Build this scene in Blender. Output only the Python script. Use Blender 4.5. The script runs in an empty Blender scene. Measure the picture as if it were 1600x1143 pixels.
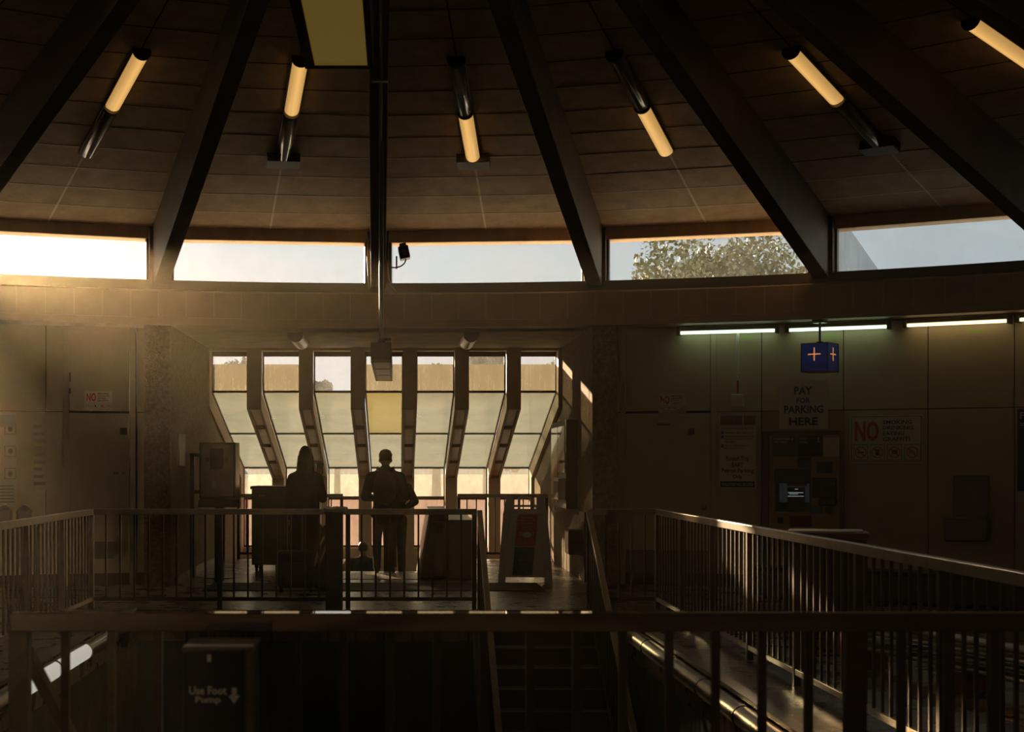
import bpy, bmesh, math, random
from mathutils import Vector, Matrix
random.seed(7)
PI = math.pi
SC = bpy.context.scene
COL = SC.collection

# ------------------------------------------------------------------ camera, world, sun, exposure
cd = bpy.data.cameras.new('camera'); cam = bpy.data.objects.new('camera', cd); COL.objects.link(cam)
cam.location = (0, 0, 1.55); cam.rotation_euler = (PI/2, 0, 0)
cd.sensor_width = 36; cd.lens = 2300/1600*36; cd.shift_x = 178/1600; cd.shift_y = 153.5/1600
cd.dof.use_dof = True; cd.dof.focus_distance = 18.5; cd.dof.aperture_fstop = 4.5
cd.clip_end = 500
SC.camera = cam
SUN_AZ, SUN_EL = math.radians(20), math.radians(10.5)       # azimuth left of the view axis, elevation
SUN = Vector((-math.sin(SUN_AZ)*math.cos(SUN_EL), math.cos(SUN_AZ)*math.cos(SUN_EL), math.sin(SUN_EL)))
sl = bpy.data.lights.new('sun', 'SUN'); sl.energy = 27; sl.color = (1.0, .74, .46); sl.angle = math.radians(.6)
so = bpy.data.objects.new('sun', sl); COL.objects.link(so)
so.rotation_euler = SUN.to_track_quat('Z', 'Y').to_euler(); so.location = (-20, 50, 20)
W = bpy.data.worlds.new('sky'); SC.world = W; W.use_nodes = True
nt = W.node_tree; nt.nodes.clear()
tc = nt.nodes.new('ShaderNodeTexCoord')
dt = nt.nodes.new('ShaderNodeVectorMath'); dt.operation = 'DOT_PRODUCT'; dt.inputs[1].default_value = SUN
cr = nt.nodes.new('ShaderNodeValToRGB')
e = cr.color_ramp.elements
e[0].position = 0.0; e[0].color = (.40, .42, .42, 1)
e[1].position = 1.0; e[1].color = (40, 30, 18, 1)
for p, c in ((.55, (.46, .50, .52, 1)), (.70, (.40, .44, .455, 1)), (.86, (.50, .525, .53, 1)), (.94, (.66, .66, .65, 1)), (.975, (.76, .75, .73, 1)), (.9965, (1.2, 1.15, 1.0, 1))):
    n = e.new(p); n.color = c
bg = nt.nodes.new('ShaderNodeBackground'); bg.inputs[1].default_value = 1.0
wo = nt.nodes.new('ShaderNodeOutputWorld')
L = nt.links.new
L(tc.outputs['Generated'], dt.inputs[0]); L(dt.outputs['Value'], cr.inputs[0]); sx_ = nt.nodes.new('ShaderNodeSeparateXYZ'); mu = nt.nodes.new('ShaderNodeMapRange')      # upper sky, out of view, made brighter to add light indoors
mu.inputs[1].default_value = .22; mu.inputs[2].default_value = .6; mu.inputs[3].default_value = 1.0; mu.inputs[4].default_value = 4.0
L(tc.outputs['Generated'], sx_.inputs[0]); L(sx_.outputs[2], mu.inputs[0]); L(mu.outputs[0], bg.inputs[1]); L(cr.outputs[0], bg.inputs[0]); L(bg.outputs[0], wo.inputs[0])
SC.view_settings.view_transform = 'Standard'; SC.view_settings.look = 'None'
SC.view_settings.exposure = 0.32; SC.view_settings.gamma = 1; SC.view_settings.use_curve_mapping = False

# ------------------------------------------------------------------ measuring helpers
F, VX, VY, H = 2300.0, 622.0, 725.0, 1.55
XC, YC = -.05, 5.8                      # centre of the rotunda
R_WALL, R_RING, R_GLASS = 13.6, 13.15, 13.4
def at(px, py, Y): return Vector(((px-VX)*Y/F, Y, H-(py-VY)*Y/F))
def phi_at(px, R):
    u = (px-VX)/F; lo, hi = -1.2, 1.2
    for _ in range(50):
        m = (lo+hi)/2
        if XC+R*math.sin(m) - u*(YC+R*math.cos(m)) < 0: lo = m
        else: hi = m
    return lo
APEX = Vector((-.12, 9.6, 7.13))         # point where beams and ceiling wedges meet
def pol(phi, R, z=0): return Vector((XC+R*math.sin(phi), YC+R*math.cos(phi), z))

# ------------------------------------------------------------------ materials
def mat(name, col, rough=.6, metal=0, spec=.5, emit=None, estr=0, noise=0, nscale=8, bump=0, bscale=60, col2=None, stretch=None, coat=0):
    m = bpy.data.materials.new(name); m.use_nodes = True
    t = m.node_tree; b = t.nodes['Principled BSDF']
    b.inputs['Base Color'].default_value = (*col, 1); b.inputs['Roughness'].default_value = rough
    b.inputs['Metallic'].default_value = metal; b.inputs['Specular IOR Level'].default_value = spec
    b.inputs['Coat Weight'].default_value = coat
    if emit: b.inputs['Emission Color'].default_value = (*emit, 1); b.inputs['Emission Strength'].default_value = estr
    g = t.nodes.new('ShaderNodeTexCoord'); src = g.outputs['Object']
    if stretch:
        mp = t.nodes.new('ShaderNodeMapping'); mp.inputs['Scale'].default_value = stretch
        t.links.new(src, mp.inputs[0]); src = mp.outputs[0]
    if noise or col2:
        n = t.nodes.new('ShaderNodeTexNoise'); n.inputs['Scale'].default_value = nscale; n.inputs['Detail'].default_value = 6; n.inputs['Roughness'].default_value = .65
        t.links.new(src, n.inputs['Vector'])
        mx = t.nodes.new('ShaderNodeMix'); mx.data_type = 'RGBA'
        c2 = col2 or tuple(c*(1-noise) for c in col)
        mx.inputs[6].default_value = (*col, 1); mx.inputs[7].default_value = (*c2, 1)
        mr = t.nodes.new('ShaderNodeMapRange'); mr.inputs[1].default_value = .35; mr.inputs[2].default_value = .68
        t.links.new(n.outputs[0], mr.inputs[0]); t.links.new(mr.outputs[0], mx.inputs[0]); t.links.new(mx.outputs[2], b.inputs['Base Color'])
    if bump:
        n2 = t.nodes.new('ShaderNodeTexNoise'); n2.inputs['Scale'].default_value = bscale; n2.inputs['Detail'].default_value = 5
        t.links.new(src, n2.inputs['Vector'])
        bp = t.nodes.new('ShaderNodeBump'); bp.inputs['Strength'].default_value = bump; bp.inputs['Distance'].default_value = .02
        t.links.new(n2.outputs[0], bp.inputs['Height']); t.links.new(bp.outputs[0], b.inputs['Normal'])
    return m
def tile_mat(name, c1, c2, cm, bw, bh, rough, mortar=.006, bump=.4):
    m = mat(name, c1, rough); t = m.node_tree; b = t.nodes['Principled BSDF']
    g = t.nodes.new('ShaderNodeTexCoord'); br = t.nodes.new('ShaderNodeTexBrick')
    br.inputs['Color1'].default_value = (*c1, 1); br.inputs['Color2'].default_value = (*c2, 1); br.inputs['Mortar'].default_value = (*cm, 1)
    br.inputs['Scale'].default_value = 1; br.inputs['Mortar Size'].default_value = mortar
    br.inputs['Brick Width'].default_value = bw; br.inputs['Row Height'].default_value = bh
    t.links.new(g.outputs['Object'], br.inputs['Vector']); t.links.new(br.outputs[0], b.inputs['Base Color'])
    n = t.nodes.new('ShaderNodeTexNoise'); n.inputs['Scale'].default_value = 3; n.inputs['Detail'].default_value = 6
    t.links.new(g.outputs['Object'], n.inputs['Vector'])
    mr = t.nodes.new('ShaderNodeMapRange'); mr.inputs[3].default_value = rough*.7; mr.inputs[4].default_value = rough*1.5
    t.links.new(n.outputs[0], mr.inputs[0]); t.links.new(mr.outputs[0], b.inputs['Roughness'])
    bp = t.nodes.new('ShaderNodeBump'); bp.inputs['Strength'].default_value = bump; bp.inputs['Distance'].default_value = .004; bp.invert = True
    t.links.new(br.outputs['Fac'], bp.inputs['Height']); t.links.new(bp.outputs[0], b.inputs['Normal'])
    return m
def glass_mat(name, tint, transp, transl, tcol, spec=.12, ns=1.5, streak=(1, 1, 1)):
    """pane: clear share + cloudy translucent share + a thin reflection"""
    m = bpy.data.materials.new(name); m.use_nodes = True; t = m.node_tree; t.nodes.clear()
    N = t.nodes.new; K = t.links.new
    tr = N('ShaderNodeBsdfTransparent'); tr.inputs[0].default_value = (*tint, 1)
    tl = N('ShaderNodeBsdfTranslucent'); gl = N('ShaderNodeBsdfGlossy'); gl.inputs['Roughness'].default_value = .08
    g = N('ShaderNodeTexCoord'); mp = N('ShaderNodeMapping'); mp.inputs['Scale'].default_value = streak
    n = N('ShaderNodeTexNoise'); n.inputs['Scale'].default_value = ns; n.inputs['Detail'].default_value = 7; n.inputs['Roughness'].default_value = .6
    K(g.outputs['Object'], mp.inputs[0]); K(mp.outputs[0], n.inputs['Vector'])
    mr = N('ShaderNodeMapRange'); mr.inputs[1].default_value = .3; mr.inputs[2].default_value = .7
    mr.inputs[3].default_value = max(0, transl-.14); mr.inputs[4].default_value = min(1, transl+.14) if transl > 0 else .06
    K(n.outputs[0], mr.inputs[0])
    cm = N('ShaderNodeMix'); cm.data_type = 'RGBA'; cm.inputs[6].default_value = (*tcol, 1); cm.inputs[7].default_value = (*[c*.8 for c in tcol], 1)
    K(n.outputs[0], cm.inputs[0]); K(cm.outputs[2], tl.inputs[0])
    m1 = N('ShaderNodeMixShader'); K(mr.outputs[0], m1.inputs[0]); K(tr.outputs[0], m1.inputs[1]); K(tl.outputs[0], m1.inputs[2])
    fr = N('ShaderNodeFresnel'); fr.inputs[0].default_value = 1.45
    ml = N('ShaderNodeMath'); ml.operation = 'MULTIPLY'; ml.inputs[1].default_value = spec*6; K(fr.outputs[0], ml.inputs[0])
    m2 = N('ShaderNodeMixShader'); K(ml.outputs[0], m2.inputs[0]); K(m1.outputs[0], m2.inputs[1]); K(gl.outputs[0], m2.inputs[2])
    o = N('ShaderNodeOutputMaterial'); K(m2.outputs[0], o.inputs[0]); return m
def emis(name, col, s):
    m = bpy.data.materials.new(name); m.use_nodes = True; t = m.node_tree
    b = t.nodes['Principled BSDF']; b.inputs['Base Color'].default_value = (.6, .55, .45, 1); b.inputs['Roughness'].default_value = .4
    b.inputs['Emission Color'].default_value = (*col, 1); b.inputs['Emission Strength'].default_value = s
    return m

M = {}
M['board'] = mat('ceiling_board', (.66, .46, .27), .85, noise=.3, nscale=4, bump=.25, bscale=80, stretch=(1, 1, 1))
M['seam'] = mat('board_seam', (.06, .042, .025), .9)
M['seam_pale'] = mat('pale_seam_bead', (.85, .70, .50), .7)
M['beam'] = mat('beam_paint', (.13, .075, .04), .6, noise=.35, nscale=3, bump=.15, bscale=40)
M['ring'] = mat('ring_paint', (.38, .26, .15), .6, noise=.2, nscale=2)
M['darkframe'] = mat('dark_frame', (.045, .03, .018), .5)
M['enamel'] = mat('enamel_panel', (.46, .36, .225), .38, noise=.1, nscale=2.5, spec=.4)
M['enamel_gap'] = mat('panel_gap', (.05, .04, .03), .9)
M['base'] = mat('baseboard_dark', (.045, .03, .02), .5)
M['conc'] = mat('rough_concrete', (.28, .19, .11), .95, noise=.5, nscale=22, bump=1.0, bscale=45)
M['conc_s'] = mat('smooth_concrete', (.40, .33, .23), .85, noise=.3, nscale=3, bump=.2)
M['conc_cool'] = mat('cool_grey_concrete', (.24, .27, .30), .85, noise=.25, nscale=3)
M['tile'] = tile_mat('quarry_tile', (.13, .075, .042), (.095, .055, .032), (.022, .015, .01), .30, .15, .26, .014, .35)
M['tactile'] = tile_mat('tactile_tile', (.34, .29, .22), (.30, .25, .18), (.06, .05, .04), .10, .10, .35)
M['mat_rug'] = mat('rubber_mat', (.05, .045, .03), .75, noise=.3, nscale=60, bump=.5, bscale=200)
M['rail'] = mat('rail_bronze', (.075, .05, .032), .32, metal=.55, noise=.3, nscale=15)
M['rail_gloss'] = mat('rail_top_polished', (.10, .075, .05), .07, metal=.2, coat=1)
M['rail_top'] = mat('rail_top_worn_sunlit', (.34, .27, .18), .30, metal=.35, noise=.3, nscale=12)  # worn paint, paled further to put the low sunlight into the colour
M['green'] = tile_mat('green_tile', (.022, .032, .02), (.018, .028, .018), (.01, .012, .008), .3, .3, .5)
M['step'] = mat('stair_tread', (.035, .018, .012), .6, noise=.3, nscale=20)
M['nosing'] = mat('stair_nosing', (.12, .07, .045), .5)
M['brick'] = tile_mat('brick_wall', (.42, .13, .085), (.34, .10, .07), (.35, .3, .25), .22, .07, .9)
M['bounce_pale'] = mat('bounce_roof_pale', (.78, .70, .56), .95, noise=.1, nscale=20)  # pale surface of the added roof ring that throws light indoors
M['ground'] = mat('asphalt', (.16, .15, .13), .9, noise=.3, nscale=2)
M['leaf'] = mat('leaf_green', (.13, .14, .05), .6, col2=(.24, .20, .07), nscale=.8)
M['leaf_far'] = mat('leaf_dark_green', (.035, .05, .02), .7, noise=.4, nscale=1)
M['bark'] = mat('bark', (.08, .055, .035), .9)
M['lamp_warm'] = emis('lamp_warm_lit', (1.0, .55, .16), .78)
lw = M['lamp_warm'].node_tree; lb = lw.nodes['Principled BSDF']       # the tubes show brighter in the middle of the diffuser
g_ = lw.nodes.new('ShaderNodeTexCoord'); x_ = lw.nodes.new('ShaderNodeSeparateXYZ'); a_ = lw.nodes.new('ShaderNodeMath'); a_.operation = 'ABSOLUTE'
w_ = lw.nodes.new('ShaderNodeMapRange'); w_.inputs[1].default_value = .0; w_.inputs[2].default_value = .085; w_.inputs[3].default_value = .72; w_.inputs[4].default_value = .34
lw.links.new(g_.outputs['Object'], x_.inputs[0]); lw.links.new(x_.outputs[0], a_.inputs[0]); lw.links.new(a_.outputs[0], w_.inputs[0]); lw.links.new(w_.outputs[0], lb.inputs['Emission Strength'])
M['lamp_dim'] = mat('lamp_unlit_diffuser', (.22, .16, .09), .25, coat=.4)
M['lamp_white'] = mat('lamp_unlit_white', (.62, .58, .48), .3)
M['lamp_yellow'] = emis('lamp_faint_yellow', (1.0, .62, .10), .065)
M['tube_green'] = emis('tube_greenish_lit', (.62, .90, .60), 1.9)
M['tube_warm'] = emis('tube_warm_lit', (1.0, .80, .42), 1.8)
M['tube_end'] = mat('tube_fixture_metal', (.10, .085, .06), .4, metal=.5)
M['handrail_lamp'] = emis('handrail_diffuser_lit', (1.0, .95, .82), .33)
M['handrail_cream'] = mat('handrail_diffuser_cream', (.62, .5, .3), .4)
M['bronze'] = mat('bronze_tube', (.20, .15, .10), .28, metal=.9, noise=.4, nscale=10, bump=.1)
M['steel'] = mat('stainless', (.30, .26, .20), .28, metal=.9, noise=.3, nscale=4)
M['pane_shiny'] = mat('reflecting_case_glass', (.75, .74, .68), .05, metal=1)
M['steel_d'] = mat('stainless_dark', (.16, .13, .10), .35, metal=.8)
M['black'] = mat('black_plastic', (.012, .01, .008), .4)
M['blackm'] = mat('black_matte', (.015, .012, .01), .8)
M['char'] = mat('charcoal', (.05, .045, .035), .6)
M['white'] = mat('white_plastic', (.62, .58, .48), .45)
M['signboard'] = mat('sign_cream', (.60, .55, .42), .5)
M['navy'] = mat('letter_navy', (.02, .03, .09), .5)
M['blk_txt'] = mat('letter_black', (.015, .012, .012), .5)
M['red'] = mat('letter_red', (.55, .025, .015), .5)
M['redp'] = mat('poster_red', (.40, .02, .03), .5)
M['orange'] = mat('letter_orange', (.95, .36, .10), .5, emit=(1, .38, .1), estr=.35)
M['blue_sign'] = mat('sign_blue_backlit', (.008, .03, .13), .5, emit=(.01, .06, .40), estr=.045)
M['cream_txt'] = mat('letter_cream', (.62, .56, .42), .5)
M['teal_p'] = mat('poster_teal', (.02, .06, .07), .5)
M['brownplate'] = mat('brown_plate', (.10, .055, .03), .5)
M['gold'] = mat('machine_gold', (.30, .21, .08), .4, metal=.3, noise=.15)
M['screen'] = mat('screen_dim', (.02, .03, .035), .3, emit=(.10, .13, .13), estr=.05)
M['screen_txt'] = emis('screen_text', (.6, .7, .72), .18)
M['red_dim'] = mat('dark_red_panel', (.14, .02, .015), .5)
M['bluep'] = mat('blue_sticker', (.03, .10, .16), .5)
M['grn_ink'] = mat('green_graffiti', (.25, .5, .05), .6)
M['amber'] = mat('amber_inset', (.50, .28, .12), .35, noise=.3, nscale=6)
M['glass'] = glass_mat('clerestory_glass', (.93, .95, .95), .9, 0, (.15, .15, .15))
M['pane_beige'] = glass_mat('cloudy_beige_pane', (.62, .58, .50), .4, .66, (.15, .14, .112), ns=3, streak=(5, 1, .6))
M['pane_green'] = glass_mat('cloudy_green_pane', (.66, .68, .60), .4, .60, (.41, .40, .335), ns=2)
M['pane_yellow'] = glass_mat('cloudy_yellow_pane', (.7, .62, .40), .2, .85, (.39, .355, .22), ns=2)
M['pane_low'] = glass_mat('dirty_low_pane', (.80, .78, .72), .6, .36, (.155, .15, .135), ns=5, streak=(2, 1, 1))
M['pane_bottom'] = glass_mat('dirty_bottom_pane', (.9, .86, .8), .6, .28, (.15, .13, .12), ns=4, streak=(2, 1, 1))
M['pane_clear'] = glass_mat('clear_bay_pane', (.90, .90, .90), .9, .05, (.2, .2, .2))
M['clearplastic'] = glass_mat('clear_plastic', (.8, .8, .85), .6, .25, (.7, .7, .7), spec=.16)
M['coat'] = mat('dark_coat', (.022, .018, .014), .85)
M['jacket'] = mat('dark_jacket', (.03, .026, .02), .8, noise=.4, nscale=30)
M['jeans'] = mat('jeans', (.035, .045, .06), .85, noise=.3, nscale=60)
M['pack'] = mat('patterned_backpack', (.045, .035, .028), .8, col2=(.10, .05, .035), nscale=18)
M['skin'] = mat('skin', (.30, .17, .10), .55)
M['hair'] = mat('dark_hair', (.018, .011, .007), .45, bump=.4, bscale=120)
M['shoe'] = mat('shoe', (.10, .085, .07), .6)
M['darkgreenbox'] = mat('dark_green_cabinet', (.028, .032, .02), .5)
M['paper'] = mat('paper', (.75, .70, .58), .8)

# ------------------------------------------------------------------ mesh helpers
class MB:
    def __init__(s): s.bm = bmesh.new()
    def box(s, x0, x1, y0, y1, z0, z1, mtx=None):
        v = [s.bm.verts.new(p) for p in ((x0,y0,z0),(x1,y0,z0),(x1,y1,z0),(x0,y1,z0),(x0,y0,z1),(x1,y0,z1),(x1,y1,z1),(x0,y1,z1))]
        if mtx:
            for q in v: q.co = mtx @ q.co
        for f in ((3,2,1,0),(4,5,6,7),(0,1,5,4),(1,2,6,5),(2,3,7,6),(3,0,4,7)): s.bm.faces.new([v[i] for i in f])
        return s
    def quadbox(s, pts, off):
        """slab: polygon pts (Vectors) thickened by vector off"""
        a = [s.bm.verts.new(p) for p in pts]; b = [s.bm.verts.new(Vector(p)+off) for p in pts]; n = len(a)
        s.bm.faces.new(a); s.bm.faces.new(b[::-1])
        for i in range(n): s.bm.faces.new([a[i], b[i], b[(i+1)%n], a[(i+1)%n]])
        return s
    def cyl(s, p0, p1, r0, r1=None, n=16, cap=True):
        r1 = r0 if r1 is None else r1
        p0 = Vector(p0); p1 = Vector(p1); q = (p1-p0).to_track_quat('Z', 'Y')
        A = []; B = []
        for i in range(n):
            a = 2*PI*i/n; d = q @ Vector((math.cos(a), math.sin(a), 0))
            A.append(s.bm.verts.new(p0+d*r0)); B.append(s.bm.verts.new(p1+d*r1))
        for i in range(n): s.bm.faces.new([A[i], A[(i+1)%n], B[(i+1)%n], B[i]])
        if cap: s.bm.faces.new(A[::-1]); s.bm.faces.new(B)
        return s
    def tube(s, pts, r, n=8):
        for a, b in zip(pts[:-1], pts[1:]):
            s.cyl(a, b, r, n=n)
        return s
    def sph(s, c, r, n=14, mtx=None):
        rr = r if isinstance(r, (tuple, list)) else (r, r, r)
        m = Matrix.Translation(c) @ (mtx or Matrix()) @ Matrix.Diagonal((*rr, 1))
        bmesh.ops.create_uvsphere(s.bm, u_segments=n, v_segments=max(6, n*2//3), radius=1, matrix=m); return s
    def lathe(s, prof, n=24, c=(0, 0, 0), a0=0, a1=2*PI):
        full = abs(a1-a0-2*PI) < 1e-6; rings = []
        for i in range(n if full else n+1):
            a = a0+(a1-a0)*i/n
            rings.append([s.bm.verts.new((c[0]+r*math.sin(a), c[1]+r*math.cos(a), c[2]+z)) for r, z in prof])
        for i in range(n):
            A = rings[i]; B = rings[(i+1) % len(rings)]
            for k in range(len(prof)-1): s.bm.faces.new([A[k], A[k+1], B[k+1], B[k]])
        return s
    def prism(s, poly, axis, a, b):
        """poly of 2-D points extruded along axis ('X': pts are (y,z); 'Y': (x,z); 'Z': (x,y))"""
        def P(p, t): return {'X': (t, p[0], p[1]), 'Y': (p[0], t, p[1]), 'Z': (p[0], p[1], t)}[axis]
        A = [s.bm.verts.new(P(p, a)) for p in poly]; B = [s.bm.verts.new(P(p, b)) for p in poly]; n = len(poly)
        s.bm.faces.new(A); s.bm.faces.new(B[::-1])
        for i in range(n): s.bm.faces.new([A[i], B[i], B[(i+1)%n], A[(i+1)%n]])
        return s
    def build(s, name, m, parent=None, bevel=0, smooth=False, loc=None, rotz=None, seg=2):
        bmesh.ops.recalc_face_normals(s.bm, faces=s.bm.faces)
        me = bpy.data.meshes.new(name); s.bm.to_mesh(me); s.bm.free(); me.materials.append(M[m] if isinstance(m, str) else m)
        if smooth:
            for p in me.polygons: p.use_smooth = True
        o = bpy.data.objects.new(name, me); COL.objects.link(o)
        if parent: o.parent = parent
        if loc is not None: o.location = loc
        if rotz is not None: o.rotation_euler = (0, 0, rotz)
        if bevel:
            b = o.modifiers.new('bevel', 'BEVEL'); b.width = bevel; b.segments = seg; b.limit_method = 'ANGLE'; b.angle_limit = .6
        if smooth:
            try: me.set_sharp_from_angle(angle=.6)
            except Exception: pass
        return o
def tag(o, label=None, cat=None, group=None, kind=None):
    if label: o['label'] = label
    if cat: o['category'] = cat
    if group: o['group'] = group
    if kind: o['kind'] = kind
    return o
def empty(name, loc=(0, 0, 0), rz=0):
    o = bpy.data.objects.new(name, None); COL.objects.link(o); o.location = loc; o.rotation_euler = (0, 0, rz); o.empty_display_size = .1
    return o
def thing(name, label, cat, loc=(0, 0, 0), rz=0, group=None): return tag(empty(name, loc, rz), label, cat, group)
def copy_tree(o, parent=None):
    c = o.copy(); COL.objects.link(c)
    if parent: c.parent = parent
    for ch in list(o.children): copy_tree(ch, c)
    return c
def struct(o, label=None): return tag(o, label, None, None, 'structure')
TXT = {}
def text_fit(s, x0, x1, z0, z1, bm, y=0, bold=.0, ext=.0, mtx=None):
    """letters fitted in a rectangle of the local XZ plane, facing -Y, appended to a bmesh"""
    cu = bpy.data.curves.new('t', 'FONT'); cu.body = s; cu.resolution_u = 2; cu.offset = bold; cu.extrude = 0.0
    ob = bpy.data.objects.new('t', cu); COL.objects.link(ob)
    me = bpy.data.meshes.new_from_object(ob)
    bpy.data.objects.remove(ob); bpy.data.curves.remove(cu)
    if not me.vertices: bpy.data.meshes.remove(me); return
    xs = [v.co.x for v in me.vertices]; ys = [v.co.y for v in me.vertices]
    ax, bx, ay, by = min(xs), max(xs), min(ys), max(ys)
    for v in me.vertices:
        v.co = Vector((x0+(v.co.x-ax)/(bx-ax+1e-9)*(x1-x0), y, z0+(v.co.y-ay)/(by-ay+1e-9)*(z1-z0)))
        if mtx: v.co = mtx @ v.co
    bm.from_mesh(me); bpy.data.meshes.remove(me)
def letters(bm, name, m, parent, label=None):
    me = bpy.data.meshes.new(name); bm.to_mesh(me); bm.free(); me.materials.append(M[m])
    o = bpy.data.objects.new(name, me); COL.objects.link(o); o.parent = parent
    if label: o['label'] = label
    return o
class WallSpot:
    """a rectangle on the curved wall: local x to the right, local z up, local -y into the room, origin at its bottom centre"""
    def __init__(s, xl, xr, yt, yb, R=13.56):
        a, b = phi_at(xl, R), phi_at(xr, R); s.phi = (a+b)/2; s.w = 2*R*math.sin((b-a)/2)
        p = pol(s.phi, R); s.k = p.y/F; s.xl, s.xr, s.yt, s.yb = xl, xr, yt, yb
        s.z = H-(yb-VY)*s.k; s.h = (yb-yt)*s.k; s.loc = Vector((p.x, p.y, s.z)); s.rz = -s.phi
    def X(s, px): return ((px-s.xl)/(s.xr-s.xl)-.5)*s.w
    def Z(s, py): return (s.yb-py)*s.k
    def thing(s, name, label, cat, group=None): return thing(name, label, cat, s.loc, s.rz, group)
    def rect(s, mb, x0, x1, y0, y1, d0, d1): return mb.box(s.X(x0), s.X(x1), -d1, -d0, s.Z(y1), s.Z(y0))
    def text(s, bm, t, x0, x1, y0, y1, d=.012, bold=0): text_fit(t, s.X(x0), s.X(x1), s.Z(y1), s.Z(y0), bm, -d, bold)

# ------------------------------------------------------------------ floor and stair well
WX0, WX1, WY0, WY1 = -2.78, 2.27, 5.0, 15.68
ST0, ST1 = .85, 2.09                   # stair that comes up towards the far end of the well
f = MB()
for (a, b, c, d) in ((-13, 13, -8, WY0), (-13, WX0, WY0, WY1), (WX1, 13, WY0, WY1), (-13, 13, WY1, 19.3)): f.box(a, b, c, d, -.33, 0)
for (a, b, c, d) in ((-2.88, 2.47, 19.3, 21.35), (-2.88, -.85, 21.35, 24.1), (1.06, 2.47, 21.35, 24.1)): f.box(a, b, c, d, -.33, 0)
struct(f.build('floor', 'tile'), 'brown quarry tile floor around the stair well')
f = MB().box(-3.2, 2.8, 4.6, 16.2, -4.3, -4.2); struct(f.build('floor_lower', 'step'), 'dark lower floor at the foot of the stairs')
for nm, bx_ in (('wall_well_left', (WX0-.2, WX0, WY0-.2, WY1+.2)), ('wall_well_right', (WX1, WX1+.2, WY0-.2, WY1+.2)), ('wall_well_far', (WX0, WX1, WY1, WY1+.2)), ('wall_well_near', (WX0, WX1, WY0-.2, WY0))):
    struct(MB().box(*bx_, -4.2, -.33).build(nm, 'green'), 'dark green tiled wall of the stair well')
# stair with treads facing the camera
st = thing('staircase', 'dark staircase rising to the gap in the railing at the far end of the well', 'staircase', ((ST0+ST1)/2, WY1-.005, -4.2))
n_st = 24; rise = .17; run = .285; hw = (ST1-ST0)/2
poly = [(0, 4.2-.02)]
for k in range(n_st): poly += [(-run*k, 4.2-rise*(k+1)), (-run*(k+1), 4.2-rise*(k+1))]
poly += [(-run*n_st, 0), (-run*(n_st-3), 0), (0, 3.2)]
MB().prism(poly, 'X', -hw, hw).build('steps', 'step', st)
for k in range(n_st-1):
    MB().box(-hw+.02, hw-.02, -run*(k+1)-.015, -run*(k+1)+.05, 4.2-rise*(k+1), 4.2-rise*(k+1)+.008).build('nosing', 'nosing', st)
for sx in (-1, 1):
    MB().prism([(0, 4.1), (0, 3.6), (-run*n_st, -.3), (-run*n_st, .2)], 'X', sx*(hw+.005), sx*(hw+.05)).build('stringer', 'darkframe', st)
# stair on the left, going down away from the near rail
s2 = thing('staircase', 'dark staircase going down below the left end of the near railing', 'staircase', (-1.98, 5.005, -4.2))
poly = [(0, 4.18)]
for k in range(n_st): poly += [(run*k, 4.2-rise*(k+1)), (run*(k+1), 4.2-rise*(k+1))]
poly += [(run*(n_st-3), 0), (0, 3.2)]
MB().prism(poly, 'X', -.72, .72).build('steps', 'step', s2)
MB().prism([(0, 4.1), (0, 3.6), (run*n_st, -.3), (run*n_st, .2)], 'X', .725, .77).build('stringer', 'darkframe', s2)
# bay: stair going down beyond the landing, walls and sill under the glass
s3 = thing('staircase', 'concrete staircase descending under the slanted windows', 'staircase', (-.27, 21.35, -3.6))
poly = [(0, 3.58)]
for k in range(19): poly += [(run*k, 3.6-rise*(k+1)), (run*(k+1), 3.6-rise*(k+1))]
poly += [(run*15, 0), (0, 2.4)]
MB().prism(poly, 'X', -.57, .57).build('steps', 'step', s3)
f = MB().box(-3.0, 2.6, 21.3, 27.5, -3.7, -3.6); struct(f.build('floor_bay', 'step'), 'dark lower floor of the window bay')
BAY_L, BAY_R = -2.88, 2.47
prof = [(19.0, 3.34), (22.75, 3.34), (22.75, 2.62), (27.5, 1.44), (27.5, -3.7), (19.0, -3.7)]
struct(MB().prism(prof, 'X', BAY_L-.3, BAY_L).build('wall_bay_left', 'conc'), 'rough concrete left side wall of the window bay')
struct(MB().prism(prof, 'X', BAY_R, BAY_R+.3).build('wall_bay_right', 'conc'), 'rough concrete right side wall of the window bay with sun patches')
struct(MB().box(BAY_L, BAY_R, 27.0, 27.5, -3.7, .02).build('wall_bay_far', 'conc_s'), 'pale concrete sill wall under the lowest panes')
b = MB().box(BAY_L, BAY_R, 19.0, 22.75, 3.31, 3.5).box(BAY_L, BAY_R, 22.3, 22.75, 3.27, 3.31)
struct(b.build('ceiling_bay', 'conc_s'), 'flat plaster ceiling of the window bay')
# ribbed lower facing on the right bay wall
rb = MB()
for i in range(11): rb.box(BAY_R-.022, BAY_R, 19.35+i*.125, 19.35+i*.125+.105, 0, .92)
struct(rb.build('trim_1', 'conc'), 'vertically ribbed concrete dado on the right bay wall')
struct(MB().box(BAY_L, BAY_L+.02, 19.0, 24.0, 0, .1).build('baseboard_bay', 'base'))

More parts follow.
